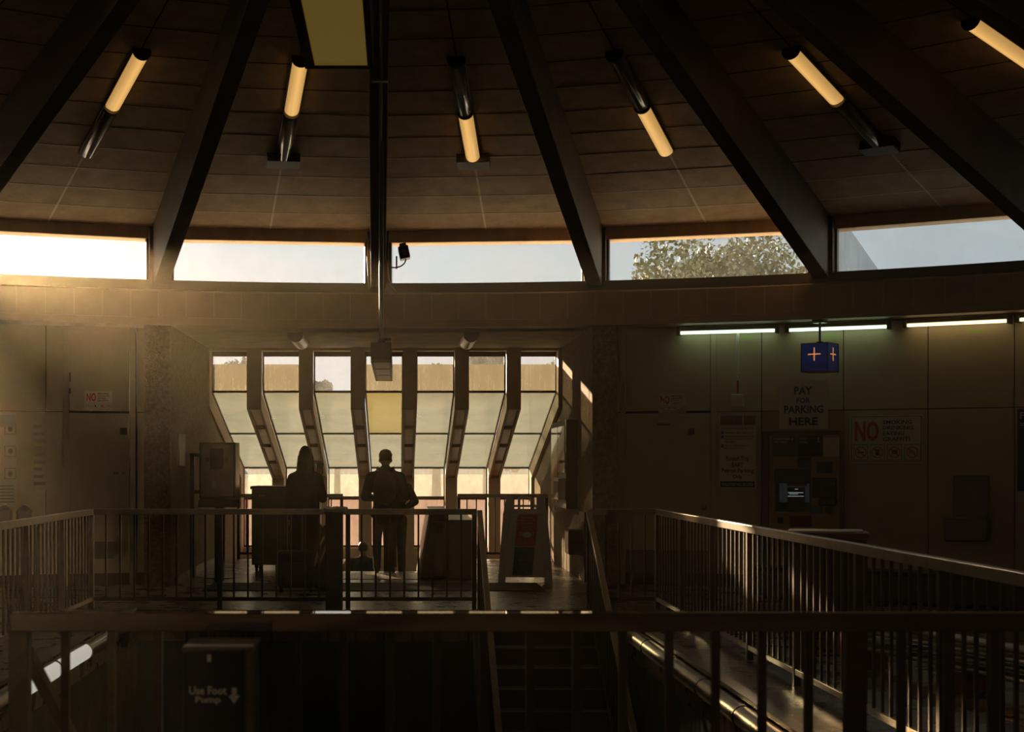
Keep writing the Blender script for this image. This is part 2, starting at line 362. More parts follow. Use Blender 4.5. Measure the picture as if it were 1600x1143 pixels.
# ------------------------------------------------------------------ curved walls
def arc_wall(name, spans, R, z1, zsplit, label):
    mb = MB()
    for a, b in spans:
        a += .0004; b -= .0004
        for z0, zz in ((.0, zsplit-.006), (zsplit+.006, z1)):
            n = max(1, int((b-a)/.07+.5))
            for i in range(n):
                p, q = a+(b-a)*i/n, a+(b-a)*(i+1)/n
                P = [pol(p, R, z0), pol(q, R, z0), pol(q, R, zz), pol(p, R, zz)]
                mb.quadbox(P, (pol((p+q)/2, 1)-pol((p+q)/2, 0))*.03)
    o = mb.build(name, 'enamel'); struct(o, label); return o
SEAMR = [phi_at(x, R_WALL) for x in (950, 974)]
SR = [phi_at(x, R_WALL) for x in (1118, 1190, 1318, 1450, 1585, 1720)] + [phi_at(1720, R_WALL)+.1*i for i in range(1, 6)]
SLp = [phi_at(x, R_WALL) for x in (239, 214)]
SL = [phi_at(x, R_WALL) for x in (100, 72, -30, -140, -250)] + [phi_at(-250, R_WALL)-.1*i for i in range(1, 4)]
DR = (phi_at(976, R_WALL), phi_at(1112, R_WALL)); DL = (phi_at(106, R_WALL), phi_at(204, R_WALL))
spans_r = [(SEAMR[0], SEAMR[1])]+list(zip(SR[:-1], SR[1:]))
spans_l = [(SLp[1], SLp[0])]+[(b, a) for a, b in zip(SL[:-1], SL[1:])]
arc_wall('wall_right', spans_r, R_WALL, 3.34, 2.22, 'curved wall of beige enamel panels on the right')
arc_wall('wall_left', spans_l, R_WALL, 3.34, 2.22, 'curved wall of beige enamel panels on the left')
# backing shell around the whole rotunda (leaves the bay open)
bk = MB(); a0, a1 = SEAMR[0]-.002, SLp[0]+.002+2*PI
bk.lathe([(R_WALL+.035, -.3), (R_WALL+.035, 3.4), (R_WALL+.25, 3.4), (R_WALL+.25, -.3), (R_WALL+.035, -.3)], 96, (XC, YC, 0), a0, a1)
struct(bk.build('wall_back', 'enamel_gap'), 'dark backing wall of the rotunda')
# piers beside the bay
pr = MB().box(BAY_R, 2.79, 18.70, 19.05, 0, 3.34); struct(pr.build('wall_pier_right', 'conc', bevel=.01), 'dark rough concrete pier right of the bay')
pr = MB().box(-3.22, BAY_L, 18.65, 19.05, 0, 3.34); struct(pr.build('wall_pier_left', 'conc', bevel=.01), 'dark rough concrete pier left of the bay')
for nm, a, b in (('baseboard_left', SLp[1]-1.2, SLp[0]), ('baseboard_right', SEAMR[0], SEAMR[0]+1.0)):
    g = MB().lathe([(R_WALL-.012, 0), (R_WALL-.012, .155), (R_WALL+.03, .155)], 40, (XC, YC, 0), a, b)
    struct(g.build(nm, 'base'))
# doors
def door(name, span, label, knob_side, jamb_px=None):
    a, b = span; ph = (a+b)/2; wd = 2*R_WALL*math.sin((b-a)/2); p = pol(ph, R_WALL+.02)
    r = empty(name, (p.x, p.y, 0), -ph); struct(r, label)
    MB().box(-wd/2+.015, wd/2-.015, -.03, .02, .01, 2.205).build('door_leaf', 'enamel', r, bevel=.004)
    MB().box(-wd/2+.015, wd/2-.015, -.03, .02, 2.235, 3.34).build('transom_panel', 'enamel', r, bevel=.004)
    fm = MB().box(-wd/2-.06, -wd/2+.012, -.05, .03, 0, 3.34).box(wd/2-.012, wd/2+.06, -.05, .03, 0, 3.34)
    fm.build('door_frame', 'enamel', r, bevel=.004)
    return r, wd
d1, wd1 = door('door_1', DL, 'beige metal door in the left wall with a louvre near the floor', 1)
d2, wd2 = door('door_2', DR, 'beige metal door in the right wall with a round knob', 1)
MB().box(.26, .35, -.045, -.03, 1.93, 2.02).build('keypad', 'char', d1, bevel=.004)
MB().box(.17, .19+.06, -.04, -.03, 1.42, 1.45).box(.28, .33, -.04, -.03, 1.42, 1.45).build('lock_plate', 'steel', d1)
lv = MB().box(-.12, .18, -.035, -.03, .34, .56)
for i in range(7): lv.box(-.11, .17, -.045, -.032, .36+i*.027, .36+i*.027+.012)
lv.build('louvre', 'steel_d', d1)
MB().box(-.38, -.36, -.045, -.03, 2.6, 2.72).box(-.385, -.355, -.05, -.03, 2.45, 2.52).build('door_closer', 'steel_d', d1)
kb = MB().cyl((wd2/2-.1, -.03, 1.0), (wd2/2-.1, -.06, 1.0), .014).sph((wd2/2-.1, -.085, 1.0), (.032, .026, .032)); kb.cyl((wd2/2-.1, -.03, 1.0), (wd2/2-.1, -.036, 1.0), .04)
kb.build('door_knob', 'steel', d2, smooth=True)
MB().box(.26, .335, -.045, -.03, 1.93, 2.005).build('keypad', 'char', d2, bevel=.004)
MB().box(-.14, .03, -.036, -.03, 2.05, 2.075).build('name_slot', 'brownplate', d2)
MB().box(-wd2/2+.03, wd2/2-.03, -.034, -.03, .03, .45).build('kick_plate', 'steel_d', d2)

# ------------------------------------------------------------------ ring beam and clerestory
BEAM_PH = [math.radians(-.9+12.05*k) for k in range(-3, 6)]
rg = MB(); pf = [(R_WALL+.1, 3.31), (R_RING-.06, 3.31), (R_RING-.06, 3.40), (R_RING, 3.41), (R_RING+.03, 3.74), (R_GLASS-.18, 3.76), (R_GLASS-.12, 3.89), (R_GLASS+.15, 3.89), (R_WALL+.3, 3.5), (R_WALL+.3, 3.31), (R_WALL+.1, 3.31)]
rg.lathe(pf, 180, (XC, YC, 0))
struct(rg.build('trim_2', 'ring'), 'curved beige ring beam below the clerestory windows')
rs = MB()
for i in range(-26, 32):
    a = .0265*i+.01; p = pol(a, R_RING-.004, 0)
    rs.box(-.004, .004, -.004, .004, 3.42, 3.735, Matrix.Translation((p.x, p.y, 0)) @ Matrix.Rotation(-a, 4, 'Z'))
struct(rs.build('trim_3', mat('ring_joint', (.46, .34, .21), .6)), 'thin vertical joints on the ring beam')
sl_ = MB().lathe([(R_GLASS-.19, 3.765), (R_GLASS-.13, 3.895), (R_GLASS+.03, 3.895)], 180, (XC, YC, 0))
struct(sl_.build('trim_4', 'darkframe'), 'dark sill under the clerestory windows')
ZC0, ZC1, ZE = 3.90, 4.45, 4.57
SLOPE = .2705
for k in range(len(BEAM_PH)-1):
    a, b = BEAM_PH[k]+.011, BEAM_PH[k+1]-.011
    r = empty('window_%d' % (k+1), (0, 0, 0)); struct(r, 'low clerestory window between two roof beams')
    P = [pol(a, R_GLASS, ZC0), pol(b, R_GLASS, ZC0), pol(b, R_GLASS, ZC1), pol(a, R_GLASS, ZC1)]
    out = (pol((a+b)/2, 1)-pol((a+b)/2, 0))
    MB().quadbox(P, out*.006).build('pane', 'glass', r)
    fr = MB(); w_ = .0018
    fr.quadbox([pol(a-.008, R_GLASS-.05, ZC0), pol(a+.002, R_GLASS-.05, ZC0), pol(a+.002, R_GLASS-.05, ZC1), pol(a-.008, R_GLASS-.05, ZC1)], out*.1)
    fr.quadbox([pol(b-.002, R_GLASS-.05, ZC0), pol(b+.008, R_GLASS-.05, ZC0), pol(b+.008, R_GLASS-.05, ZC1), pol(b-.002, R_GLASS-.05, ZC1)], out*.1)
    fr.build('window_frame', 'darkframe', r)
# clerestory for the part of the ring behind the viewer (plain panes in one run)
a0, a1 = BEAM_PH[-1], BEAM_PH[0]+2*PI
cw = MB().lathe([(R_GLASS, ZC0), (R_GLASS, ZC1)], 21, (XC, YC, 0), a0, a1)
struct(cw.build('window_20', 'glass'), 'clerestory windows behind the viewer')
# fascia and ceiling, one flat facet per bay between beams
N = 30; step = math.radians(12.05); base = BEAM_PH[3]
def sect(k): return (base+(k)*2*PI/N if not -3 <= k <= 5 else BEAM_PH[k+3], base+(k+1)*2*PI/N if not -3 <= k+1 <= 5 else BEAM_PH[k+4])
fa = MB(); ce = MB(); se = MB(); sp = MB()
R_TOP = 1.2
for k in range(-3, 27):
    a, b = sect(k)
    if k == 26: b = BEAM_PH[0]+2*PI
    out = pol((a+b)/2, 1)-pol((a+b)/2, 0)
    fa.quadbox([pol(a, R_GLASS-.04, ZC1-.02), pol(b, R_GLASS-.04, ZC1-.02), pol(b, R_GLASS-.04, ZE+.1), pol(a, R_GLASS-.04, ZE+.1)], out*.3)
    def cp(ph, r): f_ = (R_GLASS-r)/9.6; e_ = pol(ph, R_GLASS, ZE); return e_+(APEX-e_)*f_
    ce.quadbox([cp(a, R_GLASS+.3), cp(b, R_GLASS+.3), cp(b, R_GLASS-9.5), cp(a, R_GLASS-9.5)], Vector((0, 0, .12)))
    if -4 < k < 5:
        for j in range(1, 18):
            r = R_GLASS-.02-.5*j
            A, B = cp(a, r), cp(b, r); t = (B-A).normalized(); inn = -out*.017
            dz = Vector((0, 0, -.003))
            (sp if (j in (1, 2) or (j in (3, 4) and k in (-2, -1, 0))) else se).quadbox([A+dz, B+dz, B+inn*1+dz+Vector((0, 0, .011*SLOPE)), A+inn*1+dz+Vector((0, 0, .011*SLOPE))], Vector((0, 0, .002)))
        m_ = (a+b)/2; cs = math.cos((b-a)/2)
        def mp(r): return (cp(a, r)+cp(b, r))/2
        t = (cp(b, 10)-cp(a, 10)).normalized()*.013; dz = Vector((0, 0, -.003))
        A, B = mp(R_GLASS-.05), mp(R_GLASS-2.1); sp.quadbox([A-t+dz, A+t+dz, B+t+dz, B-t+dz], Vector((0, 0, .002)))
        A, B = mp(R_GLASS-2.1), mp(4.5); se.quadbox([A-t*.6+dz, A+t*.6+dz, B+t*.6+dz, B-t*.6+dz], Vector((0, 0, .002)))
struct(fa.build('trim_5', 'board'), 'brown fascia strip above the clerestory windows')
struct(ce.build('ceiling', 'board'), 'sloping ceiling of brown boards in wedges')
struct(se.build('trim_6', 'seam'), 'dark joints between the ceiling boards')
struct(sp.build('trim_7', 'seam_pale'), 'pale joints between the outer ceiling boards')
struct(MB().cyl((APEX.x, APEX.y, 7.0), (APEX.x, APEX.y, 7.2), .5, n=30).build('ceiling_hub', 'board'), 'round cap at the top of the ceiling')
# roof beams
BL = ['leftmost roof beam, cut by the left edge of the photo, in the warm glow', 'wide brown roof beam landing left of the window bay, with a sunlit patch at its foot',
      'roof beam seen straight on, with a conduit running under it', 'dark roof beam landing right of the window bay', 'dark roof beam landing above the blue hanging sign side, second from the right',
      'dark roof beam at the upper right corner of the photo']
for k, ph in enumerate(BEAM_PH):
    lab = BL[k-1] if 1 <= k <= 6 else 'dark roof beam outside the picture'
    ft = pol(ph, R_GLASS-.1, 3.78); dd = APEX-ft; rz = math.atan2(dd.y, dd.x)+PI/2; Lb = math.hypot(dd.x, dd.y)-.35
    r = thing('roof_beam', lab, 'beam', ft, rz, 'radial roof beams')
    hw_ = .095; e_ = Lb/(Lb+.35)
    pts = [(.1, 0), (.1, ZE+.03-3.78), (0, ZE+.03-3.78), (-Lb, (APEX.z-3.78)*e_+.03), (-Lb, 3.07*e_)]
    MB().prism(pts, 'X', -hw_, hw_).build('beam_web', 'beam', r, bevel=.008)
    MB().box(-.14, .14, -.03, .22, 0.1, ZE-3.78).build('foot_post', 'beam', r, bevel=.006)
for k in (5, 6):       # wing walls outside
    ph = BEAM_PH[k]
    o = MB().prism([(.25, 0), (.25, .98), (6.5, .90), (6.5, -1.0), (.25, -1.0)], 'X', -.1, .1).build('wing_wall', 'conc_cool', loc=pol(ph, R_GLASS, 3.78), rotz=-ph)
    tag(o, 'pale concrete wing wall outside the clerestory, at the foot of the %s roof beam' % ('second from right' if k == 5 else 'upper right'), 'wing wall')

rf = MB().lathe([(R_WALL+.0, 3.52), (R_WALL+3.2, 3.52), (R_WALL+3.2, 3.60), (R_WALL+.0, 3.60)], 96, (XC, YC, 0))  # ring hidden below the sill, added to bounce light up to the ceiling
struct(rf.build('bounce_roof', 'bounce_pale'), 'unseen pale roof ring added outside the clerestory to bounce light onto the ceiling')
# ------------------------------------------------------------------ bay glazing
XB, PER, PW, FW = -.214, .783, .565, .215
GL = [(22.55, 3.27), (22.55, 2.66), (24.88, 2.07), (27.2, 1.49), (27.2, .93), (27.2, .03)]
rows = [[('pane_beige',)*4]]
for i in range(7):
    xc = XB+(i-3)*PER
    r = empty('window_%d' % (30+i), (xc, 22.55, 0)); struct(r, 'tall strip of cloudy panes in the window bay')
    fr = MB()
    for j in range(5):
        (y0, z0), (y1, z1) = GL[j], GL[j+1]
        y0 -= 22.55; y1 -= 22.55
        m = ['pane_beige', 'pane_green', 'pane_green', 'pane_low', 'pane_bottom'][j]
        if j == 0 and i == 2: m = 'pane_clear'
        if j == 1 and i == 3: m = 'pane_yellow'
        n = Vector((0, -(z1-z0), (y1-y0))).normalized()
        hwp = PW/2+.01
        if j == 0:
            if i == 2: MB().quadbox([(-hwp, y0, z0), (hwp, y0, z0), (hwp, y1, z1), (-hwp, y1, z1)], n*.006).build('pane', m, r)
            else:
                zs = z0-.19
                MB().quadbox([(-hwp, y0, z0), (hwp, y0, z0), (hwp, y1, zs), (-hwp, y1, zs)], n*.006).build('pane', 'pane_clear', r)
                MB().quadbox([(-hwp, y0, zs), (hwp, y0, zs), (hwp, y1, z1), (-hwp, y1, z1)], n*.006).build('pane', m, r)
        else:
            MB().quadbox([(-hwp, y0, z0), (hwp, y0, z0), (hwp, y1, z1), (-hwp, y1, z1)], n*.006).build('pane', m, r)
        if j < 5 and j > 0:
            t_ = .018 if j < 4 else .03
            fr.box(-hwp, hwp, y0-.03, y0+.03, z0-t_, z0+t_)
        d = Vector((0, y1-y0, z1-z0)).normalized()
        for sx in (-1, 1):
            x_ = sx*(PW/2)
            fr.quadbox([(x_-.012, y0, z0), (x_+.012, y0, z0), (x_+.012, y1, z1), (x_-.012, y1, z1)], -n*.03)
    fr.box(-hwp, hwp, -.03, .03, 3.2, 3.27); fr.box(-hwp, hwp, 4.6, 4.7, -.0, .06)
    fr.build('window_frame', 'darkframe', r)
inn = [(22.22, 3.3), (22.22, 2.42), (26.62, 1.34), (26.75, 1.3), (26.75, -.6)]
outp = [(27.25, -.6), (27.25, 1.47), (22.6, 2.64), (22.6, 3.3)]
for i in range(-1, 7):
    xc = XB+(i-2.5)*PER; hwf = FW/2
    if i in (-1, 6):
        xe = BAY_L if i == -1 else BAY_R; xo = xc+hwf if i == -1 else xc-hwf
        ww = min(abs(xo-xe), .1); x0, x1 = (xe, xe+ww) if i == -1 else (xe-ww, xe)
        struct(MB().prism(inn[:]+outp, 'X', x0, x1).build('trim_%d' % (8+(i > 0)), 'ring'), 'end jamb of the bay glazing'); continue
    nm = ['leftmost', 'second', 'third', 'fourth', 'fifth', 'rightmost'][i]
    r = thing('window_mullion', 'deep beige window mullion with amber insets, %s of six from the left' % nm, 'mullion', (xc, 22.2, 0), 0, 'mullions of the window bay')
    P = [(y-22.2, z) for y, z in inn+outp]
    MB().prism(P, 'X', -hwf+.02, hwf-.02).build('fin', 'ring', r)
    fl = MB()
    A = Vector((0, .02, 2.42)); B = Vector((0, 4.42, 1.34)); d = (B-A); n = Vector((0, -d.z, d.y)).normalized()*-1
    if n.y > 0: n = -n
    fl.box(-hwf, hwf, -.03, .02, 2.40, 3.3)
    for s_ in (-1, 1):
        x0 = s_*hwf; x1 = s_*(hwf-.035)
        fl.quadbox([Vector((x0, 0, 0))+A, Vector((x1, 0, 0))+A, Vector((x1, 0, 0))+B, Vector((x0, 0, 0))+B], n*.05)
    for q in range(5):
        c = A+d*(q/4); e1 = c-d.normalized()*.03; e2 = c+d.normalized()*.03
        fl.quadbox([Vector((-hwf, 0, 0))+e1, Vector((hwf, 0, 0))+e1, Vector((hwf, 0, 0))+e2, Vector((-hwf, 0, 0))+e2], n*.05)
    fl.box(-hwf, hwf, 4.42, 4.6, -.6, 1.36)
    flo = fl.build('flange', 'ring', r)
    for q in range(4):
        a_ = A+d*(q/4)+d.normalized()*.1; b_ = A+d*((q+1)/4)-d.normalized()*.1; xi = hwf-.05
        MB().quadbox([Vector((-xi, 0, 0))+a_, Vector((xi, 0, 0))+a_, Vector((xi, 0, 0))+b_, Vector((-xi, 0, 0))+b_], n*.02).build('inset_panel', 'amber_solid' if 'amber_solid' in M else 'amber', flo)

# ------------------------------------------------------------------ railings
def railing(name, label, p0, p1, posts, h=1.07, sp=.153, slope=0, group=None, top=.062, pick=.019, z_bot=.10, first=None, post_w=.05, pickets=True, botm='rail', topm='rail_top'):
    p0 = Vector(p0); p1 = Vector(p1); d = p1-p0; Ln = math.hypot(d.x, d.y); rz = math.atan2(d.y, d.x)
    r = thing(name, label, 'railing', p0, rz, group)
    def S(x): return -slope*x
    MB().prism([(0, h-top), (Ln, h-top+S(Ln)), (Ln, h+S(Ln)), (0, h)], 'Y', -.028, .028).build('top_rail', topm, r, bevel=.004)
    MB().prism([(0, z_bot-.02), (Ln, z_bot-.02+S(Ln)), (Ln, z_bot+.022+S(Ln)), (0, z_bot+.022)], 'Y', -.02, .02).build('bottom_rail', 'rail_top' if botm == 'top' else 'rail', r, bevel=.003)
    pm = None
    for x in posts:
        o = MB().box(-post_w/2, post_w/2, -.025, .025, 0, h-.03).build('post', 'rail', r, bevel=.003) if pm is None else pm.copy()
        if pm is None: pm = o
        else: COL.objects.link(o); o.parent = r
        o.location = (x, 0, S(x))
    if pickets:
        pk = None; x = first if first is not None else sp
        while x < Ln-.03:
            if all(abs(x-q) > sp*.45 for q in posts):
                o = MB().box(-pick/2, pick/2, -pick/2, pick/2, z_bot, h-.03).build('picket', 'rail', r) if pk is None else pk.copy()
                if pk is None: pk = o
                else: COL.objects.link(o); o.parent = r
                o.location = (x, 0, S(x))
            x += sp
    return r
YM = 15.86
XLs, XRs = -3.3, 2.79
def xs(px): return (px-VX)*YM/F
railing('railing', 'long bronze railing across the far end of the well, with the dark bin on it', (XLs, YM, 0), (xs(745), YM, 0), [.0, 1.38, 2.76, 4.12], pick=.02)
railing('railing', 'short bronze railing right of the stair gap, with a small plate on it', (xs(921), YM, 0), (XRs, YM, 0), [.0], first=.175, sp=.141)
rr = railing('railing', 'bronze side railing running to the right edge, catching the low sun', (XRs, YM-.035, 0), (XRs, 3.6, 0), [1.38*i for i in range(9)], botm='top')
rl = railing('railing', 'bronze side railing at the left edge in front of the left wall', (XLs, YM-.035, 0), (XLs, 3.6, 0), [1.38*i for i in range(9)], botm='top')
nr = railing('railing', 'near railing running across the bottom of the photo', (-1.265, 4.82, 0), (3.3, 4.82, 0), [.027, 2.76], first=.176, sp=.152, pick=.026, post_w=.066, h=1.066, topm='rail_gloss')
sr1 = railing('stair_railing', 'sloping stair railing on the left side of the far stair gap', (xs(749), YM-.06, 0), (xs(749), YM-6.2, 0), [.0], slope=.60, h=1.06)
sr2 = railing('stair_railing', 'sloping stair railing on the right side of the far stair gap', (xs(919), YM-.06, 0), (xs(919), YM-6.2, 0), [.0], slope=.60, h=1.06)
h3 = thing('handrail', 'sloping handrail going down from the left end post of the near railing', 'handrail', (-1.225, 4.86, .9))
MB().prism([(0, 0), (4.2, -2.52), (4.2, -2.47), (0, .05)], 'X', -.02, .02).build('handrail_bar', 'rail', h3, bevel=.004)
MB().box(-.012, .012, -.02, .02, -.02, .03).build('bracket', 'rail', h3)
railing('railing', 'low railing at the back right of the bay, behind the sandwich board', (.97, 24.0, 0), (2.44, 24.0, 0), [.02, 1.45], sp=.153)
railing('railing', 'low railing at the back left of the bay, behind the steel cabinet', (-2.62, 24.0, 0), (-.9, 24.0, 0), [.02, 1.7], sp=.153)

# handrail lights along both well edges
def well_light(x, ya, yb, side, lab, lit):
    r = thing('linear_light', lab, 'light', (x, ya, -.09), 0, 'linear lights along the %s edge of the well' % ('left' if side < 0 else 'right'))
    ln = yb-ya-.02; n = 14
    def arc(a0, a1, rad, m, nm):
        mb = MB(); ra = []; 
        for i in range(n+1):
            a = a0+(a1-a0)*i/n; ra.append((rad*math.cos(a), rad*math.sin(a)))
        ring = [[mb.bm.verts.new((px, yy, pz)) for px, pz in ra] for yy in (0, ln)]
        for i in range(n): mb.bm.faces.new([ring[0][i], ring[0][i+1], ring[1][i+1], ring[1][i]])
        if nm == 'housing':
            mb.bm.faces.new(ring[0]); mb.bm.faces.new(ring[1][::-1])
        return mb.build(nm, m, r, smooth=True)
    if side > 0:
        arc(math.radians(-30), math.radians(185), .075, 'bronze', 'housing'); arc(math.radians(185), math.radians(330), .07, 'handrail_cream', 'diffuser')
    else:
        arc(math.radians(75), math.radians(250), .075, 'bronze', 'housing'); arc(math.radians(-110), math.radians(75), .072, 'handrail_lamp' if lit else 'lamp_dim', 'diffuser')
    MB().cyl((0, -.012, 0), (0, .012, 0), .08, n=20).build('joint_band', 'bronze', r)
for i in range(8):
    ya = 15.55-1.2*(i+1)
    well_light(WX1-.03, ya, ya+1.2, 1, 'bronze linear light on the right well edge, %s counted from the far end' % ['first', 'second', 'third', 'fourth', 'fifth', 'sixth', 'seventh', 'eighth'][i], False)
for i, (ya, yb, lit) in enumerate(((14.1, 15.3, 0), (12.9, 14.1, 0), (11.75, 12.9, 1), (10.7, 11.75, 1), (9.5, 10.7, 0), (8.3, 9.5, 0))):
    well_light(WX0+.03, ya, yb, -1, ['unlit linear light nearest the far end of the left well edge', 'second unlit linear light on the left well edge', 'white lit linear light on the left well edge, farther one', 'white lit linear light on the left well edge, nearer one', 'unlit linear light just nearer than the white ones', 'unlit linear light nearest the viewer on the left well edge'][i], lit)
struct(MB().box(WX1, WX1+.1, WY0, WY1, -.02, .03).box(WX0-.1, WX0, WY0, WY1, -.02, .03).build('trim_10', 'bronze'), 'metal edging of the well')

# ------------------------------------------------------------------ ceiling lights
def ceil_light(k, r_out, r_in, lit_outer, lab, box=True):
    a, b = BEAM_PH[k], BEAM_PH[k+1]; e_ = (pol(a, R_GLASS, ZE)+pol(b, R_GLASS, ZE))/2
    p = e_+(APEX-e_)*r_out; q = e_+(APEX-e_)*r_in
    r = thing('ceiling_light', lab, 'light', p, 0, 'tube lights between the roof beams'); d = q-p; Ln = d.length
    r.rotation_euler = (math.atan2(d.z, math.hypot(d.x, d.y)), 0, math.atan2(d.y, d.x)-PI/2)
    def half(y0, y1, m, nm):
        mb = MB(); n = 12; rad = .08
        rings = []
        for yy, s_ in ((y0, .6), (y0+.04, 1), (y1-.04, 1), (y1, .6)):
            rings.append([mb.bm.verts.new((rad*math.cos(PI+PI*i/n)*(.8+.2*s_), yy, -.035+rad*s_*math.sin(PI+PI*i/n))) for i in range(n+1)])
        for A, B in zip(rings[:-1], rings[1:]):
            for i in range(n): mb.bm.faces.new([A[i], A[i+1], B[i+1], B[i]])
        mb.bm.faces.new(rings[0]); mb.bm.faces.new(rings[-1][::-1])
        mb.build(nm, m, r, smooth=True)
    mid = Ln*.5
    half(0.02, mid-.01, 'lamp_warm' if lit_outer else 'lamp_dim', 'lit_diffuser' if lit_outer else 'unlit_diffuser')
    half(mid+.01, Ln, 'lamp_dim' if lit_outer else 'lamp_warm', 'unlit_diffuser' if lit_outer else 'lit_diffuser')
    MB().box(-.09, .09, 0, Ln+.02, -.04, .0).build('housing', 'tube_end', r, bevel=.004)
    MB().cyl((0, mid, -.035), (0, mid+.012, -.035), .092, n=18).build('end_band', 'tube_end', r)
    MB().cyl((0, Ln, -.035), (0, Ln+.02, -.035), .094, n=18).build('end_cap', 'blackm', r)
    if box: MB().box(-.19, .19, -.14, .06, -.11, 0).build('junction_box', 'tube_end', r, bevel=.005)
def rr_of(t): return None
ceil_light(1, .20, .43, False, 'ceiling tube light at the upper left, inner half lit, in the warm glow', False)
ceil_light(2, .215, .435, False, 'ceiling tube light left of the straight-on beam, inner half lit')
ceil_light(3, .215, .435, True, 'ceiling tube light right of the straight-on beam, outer half lit')
ceil_light(4, .21, .43, True, 'ceiling tube light with its outer half lit, in the third wedge from the right', False)
ceil_light(5, .19, .40, False, 'ceiling tube light in the dark wedge above the right wall, inner half lit')
ceil_light(6, .18, .40, False, 'ceiling tube light in the top right corner of the photo', False)
# big hanging light box near the viewer
r = thing('hanging_light_box', 'large faint yellow light box hanging at the top of the photo beside the straight-on beam', 'light', (-.335, 7.6, 3.89))
MB().box(-.19, .19, -1.2, 1.12, .02, .3).build('housing', 'blackm', r, bevel=.006)
fr = MB().box(-.215, -.155, -1.2, 1.12, 0, .03).box(.155, .19, -1.2, 1.12, 0, .03).box(-.19, .19, 1.07, 1.12, 0, .03).box(-.19, .19, -1.2, -1.15, 0, .03)
fr.build('frame', 'blackm', r)
MB().box(-.155, .155, -1.15, 1.07, .008, .022).build('diffuser', 'lamp_yellow', r)
MB().cyl((.1, 0, .29), (.1, 0, 1.0), .015).cyl((-.1, .6, .29), (-.1, .6, 2.9), .012).cyl((-.1, -.6, .29), (-.1, -.6, 3.0), .012).build('hanger', 'blackm', r)
# small hanging light box and its pole
zb = 2.60
r = thing('hanging_light_box', 'small dark light box on a pole in front of the window bay', 'light', (-.175, 15.1, zb))
MB().box(-.105, .105, 0, 3.4, .02, .20).build('housing', 'blackm', r, bevel=.006)
fr = MB().box(-.105, -.08, 0, 3.4, -.005, .025).box(.08, .105, 0, 3.4, -.005, .025)
for i in range(4): fr.box(-.105, .105, i*1.12, i*1.12+.04, -.005, .025)
fr.build('frame', 'tube_end', r)
for i in range(3): MB().box(-.08, .08, i*1.12+.05, i*1.12+1.11, .0, .015).build('cell_panel', 'amber', r)
MB().cyl((0, .3, .2), (0, .3, 2.33), .024).cyl((0, .3, .2), (0, .3, .27), .055, .03).build('pole', 'tube_end', r, smooth=True)
MB().box(.03, .10, .27, .33, .24, .27).build('pole_bracket', 'tube_end', r)
# conduit under the straight-on beam
ph = BEAM_PH[3]
ft = pol(ph, R_GLASS-.1, 3.78)
def bp0(f_): return ft+Vector((APEX.x-ft.x, APEX.y-ft.y, 3.07))*f_
cmb = MB(); cmb.tube([bp0(f_)+Vector((.02, 0, -.02)) for f_ in (.38, .6, .9)], .018)
for f_ in (.5, .7): p = bp0(f_); cmb.box(p.x-.07, p.x+.09, p.y-.03, p.y+.03, p.z-.04, p.z-.002)
tag(cmb.build('conduit', 'tube_end', smooth=True), 'thin metal conduit clipped under the straight-on roof beam', 'conduit')
cmb = MB(); p = pol(ph, 13.02, 0)
cmb.tube([(p.x-.15, p.y, 4.42), (p.x-.14, p.y-.03, 4.2), (p.x-.125, p.y-.05, 3.95), (p.x-.115, p.y-.06, 3.78)], .008)
cmb.tube([(p.x-.125, p.y-.02, 4.42), (p.x-.12, p.y-.05, 4.1), (p.x-.11, p.y-.06, 3.8)], .008)
cmb.tube([(p.x+.12, p.y-.03, 4.1), (p.x+.13, p.y-.05, 3.95), (p.x+.16, p.y-.05, 3.83), (p.x+.24, p.y-.05, 3.74)], .006)
tag(cmb.build('cable', mat('cable_tan', (.30, .2, .10), .5)), 'loose cables at the foot of the straight-on roof beam', 'cable')
# security camera
p = at(632, 395, 18.6)
r = thing('security_camera', 'small security camera in front of the clerestory beside the straight-on beam', 'camera', p)
tm = Matrix.Rotation(math.radians(-12), 4, 'Y')
MB().box(-.07, .06, -.12, .12, -.08, .08, tm).build('camera_body', 'black', r, bevel=.018, seg=3)
MB().box(-.045, .04, -.10, .10, .075, .115, tm).build('camera_hood', 'black', r, bevel=.008)
MB().cyl((0.0, -.13, -.01), (0, -.11, -.01), .035).build('lens', 'char', r)
MB().tube([(.02, 0, -.08), (.0, 0, -.13), (-.04, 0, -.165), (-.10, .0, -.185), (-.20, .02, -.18)], .009).build('cable', 'black', r)
MB().box(-.11, -.09, -.01, .03, -.20, -.04).build('bracket', 'black', r)

# bay ceiling lights
for px, lab in ((466, 'unlit white tube light on the bay ceiling, left one'), (733, 'unlit white tube light on the bay ceiling, right one')):
    r = thing('bay_ceiling_light', lab, 'light', ((px-VX)*20.3/F, 19.75, 3.31), 0, 'tube lights on the bay ceiling')
    mb = MB(); n = 12; R_ = .10
    rings = [[mb.bm.verts.new((R_*math.cos(PI+PI*i/n), yy, R_*1.05*math.sin(PI+PI*i/n)-.02)) for i in range(n+1)] for yy in (0, 1.25)]
    for i in range(n): mb.bm.faces.new([rings[0][i], rings[0][i+1], rings[1][i+1], rings[1][i]])
    mb.build('diffuser', 'lamp_white', r, smooth=True)
    MB().cyl((0, -.02, -.02), (0, 0.02, -.02), .104, n=20).build('end_cap', 'tube_end', r); MB().cyl((0, 1.23, -.02), (0, 1.27, -.02), .104, n=20).build('end_cap', 'tube_end', r)
    MB().box(-.09, .09, 0, 1.25, -.02, 0).build('housing', 'tube_end', r)

